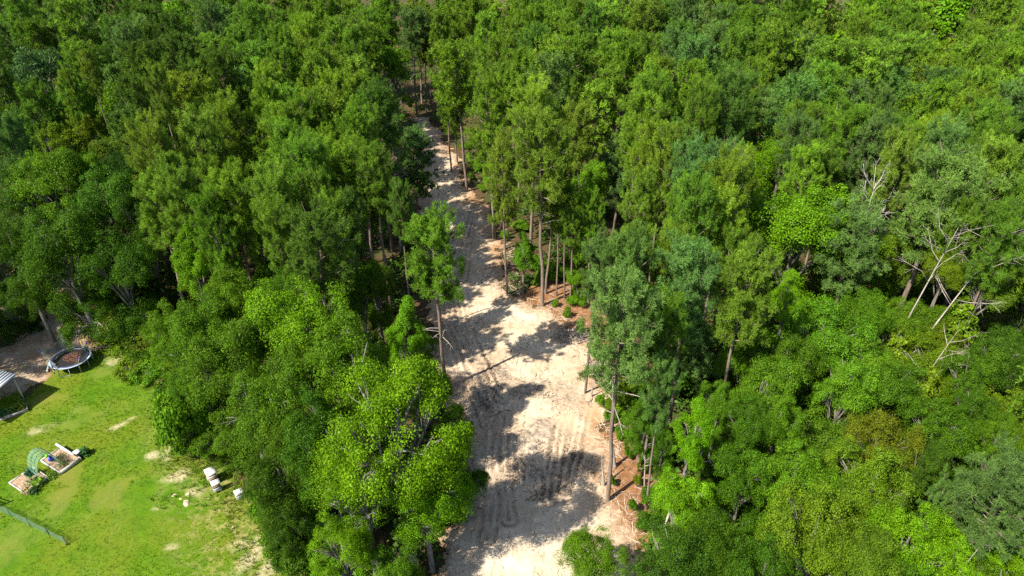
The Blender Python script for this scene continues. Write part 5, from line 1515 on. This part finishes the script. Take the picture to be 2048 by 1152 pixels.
def ball():
    b = MB(); n, m = 12, 7
    V = [[.13 * math.cos(j / n * 6.283) * math.sin((i + .5) / m * 3.1416), .13 * math.sin(j / n * 6.283) * math.sin((i + .5) / m * 3.1416), -.13 * math.cos((i + .5) / m * 3.1416)] for i in range(m) for j in range(n)]
    b.add(V, [[i * n + j, i * n + (j + 1) % n, (i + 1) * n + (j + 1) % n, (i + 1) * n + j] for i in range(m - 1) for j in range(n)])
    b.F.setdefault(n, []).append(np.array([np.arange(n)[::-1], np.arange(n) + (m - 1) * n]))
    obj('ball', b.mesh('ball', M_GREENBALL, True), loc=(-35.55, 38.2, .45), label="bright green ball at the corner of the farther raised bed", category='ball')
ball()
b = MB(); b.box((0, 0, .28), (.42, .36, .56)); r_ = obj('black_bin', b.mesh('black_bin', M_BLACK), loc=(-33.35, 38.5, .02), rot=(0, 0, BA), label="small black bin with a white lid at the end of the white plank", category='bin')
c = MB(); c.box((0, 0, .59), (.46, .40, .05)); obj('lid', c.mesh('lid', M_WHITE), r_)

M_WIRE = plain_mat('green_wire', (.20, .34, .26), (.32, .46, .38), 5, .5, .3, None, 0)
M_NETGREEN = net_mat('green_netting', (.13, .30, .18), .42)
M_NETFENCE = net_mat('fence_netting', (.15, .24, .16), .42)
def trellis():
    root = obj('trellis_arch', None, loc=(-35.05, 37.1, .02), rot=(0, 0, BA + math.pi / 2), label="green wire trellis arch bent over between the two raised beds", category='trellis')
    a = np.linspace(0, math.pi, 15); hw, hh, wd = .82, 1.95, 1.25
    for i in range(7):
        yy = -wd / 2 + i * wd / 6; b = MB(); b.tube(np.stack([-np.cos(a) * hw, np.full(15, yy), np.sin(a) ** .8 * hh], 1), .012 if i in (0, 6) else .008, 4); obj('hoop_wire', b.mesh('hoop_wire', M_WIRE), root)
    for i in range(1, 14):
        b = MB(); b.tube([[-math.cos(a[i]) * hw, -wd / 2, math.sin(a[i]) ** .8 * hh], [-math.cos(a[i]) * hw, wd / 2, math.sin(a[i]) ** .8 * hh]], .008, 4); obj('cross_wire', b.mesh('cross_wire', M_WIRE), root)
    for y0, y1 in ((-.62, -.30), (-.14, .12), (.30, .62)):
        b = MB(); V = [[-math.cos(q) * hw * .985, y, math.sin(q) ** .8 * hh * .99] for q in a for y in (y0, y1)]
        b.add(V, [[2 * i, 2 * i + 1, 2 * i + 3, 2 * i + 2] for i in range(14)]); obj('net_strip', b.mesh('net_strip', M_NETGREEN), root)
trellis()
def stake(label, x, y, h, lean):
    b = MB(); b.tube([[0, 0, -.1], [lean, 0, h]], .018, 5); obj('garden_stake', b.mesh('garden_stake', M_BLACK), loc=(x, y, 0), label=label, category='stake', group='garden stakes at the beds')
stake("thin dark stake standing off the far corner of the nearer bed", -37.2, 36.75, .95, -.1)
stake("thin dark stake leaning out of the weeds at the nearer bed", -35.2, 35.1, .95, -.12)

# ------------------------------------------------------------------ plant bed at the lawn's side by the shed
def plant_bed():
    root = obj('planter_bed', None, loc=(-41.35, 43.4, .02), rot=(0, 0, .62), label="small dark-edged planter bed full of green plants beside the shed", category='garden bed')
    for cx, cy, dx, dy in [(0, -.45, 2.1, .06), (0, .45, 2.1, .06), (-1.02, 0, .06, .83), (1.02, 0, .06, .83)]:
        b = MB(); b.box((cx, cy, .15), (dx, dy, .3)); obj('board', b.mesh('board', M_GREYWOOD), root)
    b = MB(); b.box((0, 0, .13), (1.97, .83, .25)); obj('soil', b.mesh('soil', M_SOIL), root)
plant_bed()
for lb, x, y, r, h, c in [("dark green bush at the shed end of the planter bed", -41.95, 42.95, .5, .6, (.04, .15, .05)), ("yellow-green bush at the lawn end of the planter bed", -40.95, 43.75, .5, .55, (.16, .22, .02)), ("mid-green bush in the middle of the planter bed", -41.4, 43.35, .45, .6, (.09, .18, .03))]:
    plant('leafy_bush', lb, 'bush', x, y, r, h, 190, .17, c, int(abs(x * 100)), .2)

# ------------------------------------------------------------------ net fence and the ladder-like gate frame beyond the frame
def fence():
    P = np.array([(-29.95, 30.5), (-31.63, 31.28), (-33.33, 32.03), (-35.13, 32.84), (-36.9, 33.62), (-38.6, 34.4)])
    root = obj('net_fence', None, loc=(P[0][0], P[0][1], 0), label="low green net fence on thin dark posts crossing the lawn corner", category='fence')
    rng = np.random.default_rng(3); o = P[0]
    tops = []
    for i, p in enumerate(P):
        h = .98 if i else .9; lx, ly = (rng.normal(0, .05), rng.normal(0, .04)) if i else (-.1, .05)
        b = MB(); b.tube([[p[0] - o[0], p[1] - o[1], -.2], [p[0] - o[0] + lx, p[1] - o[1] + ly, h]], .024, 6); obj('post', b.mesh('post', M_BLACK), root); tops.append((p[0] - o[0] + lx, p[1] - o[1] + ly, h - .04))
    b = MB(); b.tube([[.02, 0, .0], [.06, -.05, .16], [-.05, .05, .2], [-.08, -.02, .05]], .035, 5); obj('wire_roll', b.mesh('wire_roll', M_BLACK), root)
    for i in range(len(P) - 1):
        b = MB(); n = 9; V = []
        for k in range(n):
            t = k / (n - 1); x = (P[i] * (1 - t) + P[i + 1] * t - o); sag = .18 * math.sin(math.pi * t) * (1 + .4 * math.sin(7 * i + k))
            tp = np.array(tops[i]) * (1 - t) + np.array(tops[i + 1]) * t
            for q in range(4):
                f = q / 3; V.append([x[0] * (1 - f) + tp[0] * f, x[1] * (1 - f) + tp[1] * f, .02 + (tp[2] - sag - .02) * f + 0])
                V[-1][0] += .07 * math.sin(3.1 * f) * math.sin(2.3 * k + i); V[-1][1] += .07 * math.sin(3.1 * f) * math.cos(1.7 * k + i)
        b.add(V, [[k * 4 + q, k * 4 + q + 1, k * 4 + q + 5, k * 4 + q + 4] for k in range(n - 1) for q in range(3)])
        obj('net_panel', b.mesh('net_panel', M_NETFENCE), root)
fence()
grass('dry_fence_grass', 700, .08, .22, .02, lambda X, Y, r: line_d(X, Y, [(-29.8, 30.3), (-33.3, 31.85), (-38, 34)]) < .22, (.34, .26, .09), 7)
def gate_frame():
    h = 1.75; root = obj('gate_frame', None, loc=(-37.6, 33.55, 0), rot=(0, 0, math.radians(-18)), label="dark ladder-like gate frame at the end of the net fence", category='gate')
    for sx in (-.56, .56):
        b = MB(); b.box((sx, 0, h / 2), (.09, .09, h)); obj('post', b.mesh('post', M_BLACK), root)
    for z in (.5, .85, 1.2, 1.55):
        b = MB(); b.box((0, 0, z), (1.03, .05, .06)); obj('rung', b.mesh('rung', M_BLACK), root)
gate_frame()

# ------------------------------------------------------------------ trampoline and its ladder
M_PAD = plain_mat('pale_blue_pad', (.27, .33, .46), (.42, .48, .60), 4, .5, .3, None, .1, .005)
M_PADDK = plain_mat('navy_pad', (.03, .035, .07), (.07, .08, .13), 4, .5, .3, None, .1, .005)
M_MAT = plain_mat('jumping_mat', (.012, .012, .014), (.022, .02, .02), 8, .7, .2, None, 0)
M_LITTER = plain_mat('leaf_litter', (.10, .05, .036), (.17, .085, .06), 8, .9, .1, None, .4, .02)
M_STEEL = plain_mat('galvanised_steel', (.40, .43, .46), (.55, .58, .60), 8, .35, .5, None, 0, metal=.6)
M_FOAM = plain_mat('blue_foam', (.02, .03, .35), (.04, .05, .45), 5, .7, .2, None, 0)
M_NETBLACK = net_mat('safety_netting', (.13, .15, .14), .74)
M_LADDER = plain_mat('pale_ladder', (.52, .62, .62), (.66, .74, .74), 6, .5, .3, None, 0)
TR = 1.62
def trampoline():
    root = obj('trampoline', None, loc=(-39.72, 49.75, .02), label="round trampoline with a collapsed black safety net on the shaded lawn edge", category='trampoline')
    t = np.arange(33) / 32 * 2 * math.pi; c = np.stack([np.cos(t), np.sin(t)], 1)
    b = MB(); b.tube(np.column_stack([c * TR, np.full(33, .84)]), .035, 6, False); obj('frame_ring', b.mesh('frame_ring', M_STEEL), root)
    def ring(r0, r1, z, mat, nm):
        b = MB(); n = 48; a = np.arange(n) / n * 6.2832
        V = [[r * math.cos(q), r * math.sin(q), zz] for r, zz in ((r0, z), (r1, z), (r1, z - .04), (r0, z - .04)) for q in a]
        b.add(V, [[k * n + j, k * n + (j + 1) % n, ((k + 1) % 4) * n + (j + 1) % n, ((k + 1) % 4) * n + j] for k in range(4) for j in range(n)]); return obj(nm, b.mesh(nm, mat), root)
    ring(1.28, 1.56, .895, M_PADDK, 'inner_pad'); ring(1.56, 1.70, .90, M_PAD, 'edge_pad')
    b = MB(); n = 32; a = np.arange(n) / n * 6.2832; b.add([[1.3 * math.cos(q), 1.3 * math.sin(q), .84 - .02] for q in a], [list(range(n))]); obj('jumping_mat', b.mesh('jumping_mat', M_MAT), root)
    rng = np.random.default_rng(4)
    n = 520; rr = np.sqrt(rng.random(n)) * .8; th = rng.uniform(0, 6.28, n); P = np.stack([.12 + rr * np.cos(th), .1 + rr * np.sin(th) * .8, np.full(n, .85)], 1)
    P2 = np.stack([.9 + rng.normal(0, .22, 130), -.55 + rng.normal(0, .14, 130), np.full(130, .85)], 1); P = np.concatenate([P, P2]); n = len(P)
    V, Q, A = leaf_quads(P, unit(np.array([0, 0, 1]) + rng.normal(0, .4, (n, 3))), .12, rng, rng.random(n))
    obj('leaf_litter', mesh_of('leaf_litter', V, [Q], M_LITTER, {'v': A}), root, kind='stuff')
    pts = []
    for i in range(6):
        a = i / 6 * 6.2832 + .35; x, y = math.cos(a) * 1.72, math.sin(a) * 1.72
        lean = [(-.15, .05), (-.25, .3), (.1, .35), (-.35, -.1), (-.2, -.15), (.25, .1)][i]; h = (2.1, 2.35, 2.4, 2.15, 1.35, 1.6)[i]
        b = MB(); b.tube([[x, y, .05], [x, y, .9], [x + lean[0] * .5, y + lean[1] * .5, (h + .9) / 2 + .1], [x + lean[0], y + lean[1], h]], .028, 6); po = obj('net_pole', b.mesh('net_pole', M_STEEL), root)
        f = MB(); p0 = np.array([x + lean[0], y + lean[1], h]); f.tube([p0 - [lean[0] * .12, lean[1] * .12, .22], p0 + [0, 0, .06]], .05, 7); obj('foam_cap', f.mesh('foam_cap', M_FOAM), po)
        pts.append(((x, y), p0))
    for i in range(6):
        a = i / 6 * 6.2832 + .6; b = MB(); x0, y0 = math.cos(a - .28) * TR, math.sin(a - .28) * TR; x1, y1 = math.cos(a + .28) * TR, math.sin(a + .28) * TR
        b.tube([[x0, y0, .82], [x0 * 1.02, y0 * 1.02, .03], [x1 * 1.02, y1 * 1.02, .03], [x1, y1, .82]], .024, 5); obj('leg', b.mesh('leg', M_STEEL), root)
    for i in range(6):
        (b0, p0), (b1, p1) = pts[i], pts[(i + 1) % 6]
        if i == 4: continue
        b = MB(); n, m = 11, 6; V = []
        for k in range(n):
            s = k / (n - 1); a0 = (i + s) / 6 * 6.2832 + .35; sag = (.75 if i in (0, 3) else .5 if i == 5 else .35) * math.sin(math.pi * s)
            top = p0 * (1 - s) + p1 * s - np.array([0, 0, sag]); rb = 1.5; bot = np.array([rb * math.cos(a0), rb * math.sin(a0), .91])
            top[:2] *= 1 - .22 * math.sin(math.pi * s); top[2] = max(top[2], .97)
            for q in range(m):
                f = q / (m - 1); w = bot * (1 - f) + top * f; w[:2] *= 1 - .12 * math.sin(math.pi * f) * (1 + .5 * math.sin(5 * k + i)); V.append(w)
        b.add(V, [[k * m + q, k * m + q + 1, (k + 1) * m + q + 1, (k + 1) * m + q] for k in range(n - 1) for q in range(m - 1)]); obj('net_panel', b.mesh('net_panel', M_NETBLACK), root)
trampoline()
def ladder():
    root = obj('trampoline_ladder', None, loc=(-41.42, 49.0, .02), rot=(0, 0, math.radians(205)), label="pale three-step ladder hooked on the trampoline rim", category='ladder')
    for s in (-.24, .24):
        b = MB(); b.tube([[.25, s, 0], [.0, s, .5], [-.12, s, .88], [-.2, s, .9]], .02, 6); obj('rail', b.mesh('rail', M_LADDER), root)
    for x, z in ((.20, .12), (.07, .38), (-.05, .64)):
        b = MB(); b.box((x, 0, z), (.13, .44, .03)); obj('step', b.mesh('step', M_LADDER), root)
ladder()

# ------------------------------------------------------------------ open shed with a ribbed metal roof
M_ROOF = plain_mat('metal_roof', (.58, .60, .64), (.74, .75, .78), 1.3, .4, .5, (1, 6, 1), .15, .01)
M_SIDING = plain_mat('shed_siding', (.20, .19, .18), (.32, .31, .30), 5, .85, .1, (1, 1, 3), .3, .01)
def shed():
    root = obj('open_shed', None, loc=(-44.15, 43.9, 0), rot=(0, 0, math.radians(70)), label="open-sided shed with a pale ribbed metal roof at the lawn edge", category='shed')
    # local x runs along the roof's outer end edge to the lawn corner, local y deep into the shed (away from the view's middle)
    L, W, h0, h1 = 3.9, 5.0, 2.35, 2.75
    def roof_z(x): return h0 + (h1 - h0) * (x + L / 2) / L
    cxy = (0, 1.05)
    n = 16
    for i in range(n):
        y = -W / 2 + (i + .5) * W / n; b = MB(); w = W / n / 2 - .002
        V = []
        for x in (-L / 2 - .2, L / 2 + .2):
            z = roof_z(x)
            V += [[x, y - w, z], [x, y - w * .3, z], [x, y - w * .15, z + .045], [x, y + w * .15, z + .045], [x, y + w * .3, z], [x, y + w, z]]
        V = np.array(V); k = len(V); V = np.concatenate([V, V - [0, 0, .02]])
        F = [[j, j + 1, j + 7, j + 6] for j in range(5)] + [[k + j + 6, k + j + 7, k + j + 1, k + j] for j in range(5)] + [[0, 6, k + 6, k], [5, k + 5, k + 11, 11]] + [[j + 1, j, k + j, k + j + 1] for j in range(5)] + [[j + 6, j + 7, k + j + 7, k + j + 6] for j in range(5)]
        b.add(V, F); obj('roof_panel', b.mesh('roof_panel', M_ROOF), root)
    for x in (-L / 2, L / 2):
        b = MB(); b.box((x, 0, roof_z(x) - .11), (.07, W, .16)); obj('fascia', b.mesh('fascia', M_BLUEGREY), root)
        for y in (-W / 2 + .1, 0, W / 2 - .1):
            b = MB(); b.box((x * .97, y, roof_z(x) / 2 - .1), (.1, .1, roof_z(x) - .2)); obj('post', b.mesh('post', M_GREYWOOD), root)
    for i in range(14):
        b = MB(); x = -L / 2 + .16 + i * (L - .32) / 13; hh = roof_z(x) - .22; b.box((x, W / 2 - .02, hh / 2), ((L - .32) / 13 - .012, .03, hh)); obj('wall_board', b.mesh('wall_board', M_SIDING), root)
shed()

# ------------------------------------------------------------------ brush pile pushed to the side of the clearing
def brush_pile(label, x, y, L, W, h, n, seed):
    rng = np.random.default_rng(seed); b = MB()
    root = obj('brush_pile', None, loc=(x, y, .03), label=label, category='brush pile', group='brush piles at the clearing edge')
    for i in range(n):
        c = rng.normal(0, .33, 3) * np.array([L, W, 0]); c[2] = rng.uniform(.02, h) * max(.1, 1 - (c[0] / L) ** 2 - (c[1] / W) ** 2)
        d = unit(np.array([rng.normal(), rng.normal(), rng.normal() * .3])); l = rng.uniform(.4, 1.5); m = c + rng.normal(0, .06, 3)
        b.tube([c - d * l / 2, m, c + d * l / 2], [rng.uniform(.015, .045), .02, .008], 4, False)
    obj('branch_heap', b.mesh('branch_heap', M_GREYWOOD), root, kind='stuff')
    for i in range(4):
        c = MB(); a = rng.uniform(0, 6.28); p = rng.normal(0, .3, 3) * np.array([L, W, 0]); p[2] = .12; d = np.array([math.cos(a), math.sin(a), .05]); c.tube([p - d * 1.1, p + rng.normal(0, .05, 3), p + d * 1.1], [.09, .08, .06], 7); obj('log', c.mesh('log', M_PINEBARK), root)
for a in [('low dark brush pile of limbs where the sand meets the pine straw', 6.02, 53.89, 2.6, 1.4, 0.7, 160, 1), ('small heap of grey limbs at the sand edge behind the tall nearest pine', 7.94, 49.43, 1.6, 1.0, 0.5, 90, 2), ('scattered heap of broken branches on the pine straw near the low lime sweetgum', 10.72, 39.0, 1.8, 1.4, 0.5, 110, 3), ('thin heap of broken limbs under the wood edge beside the near ruts', -3.54, 33.89, 1.4, 2.0, 0.35, 90, 4)]:
    brush_pile(*a)
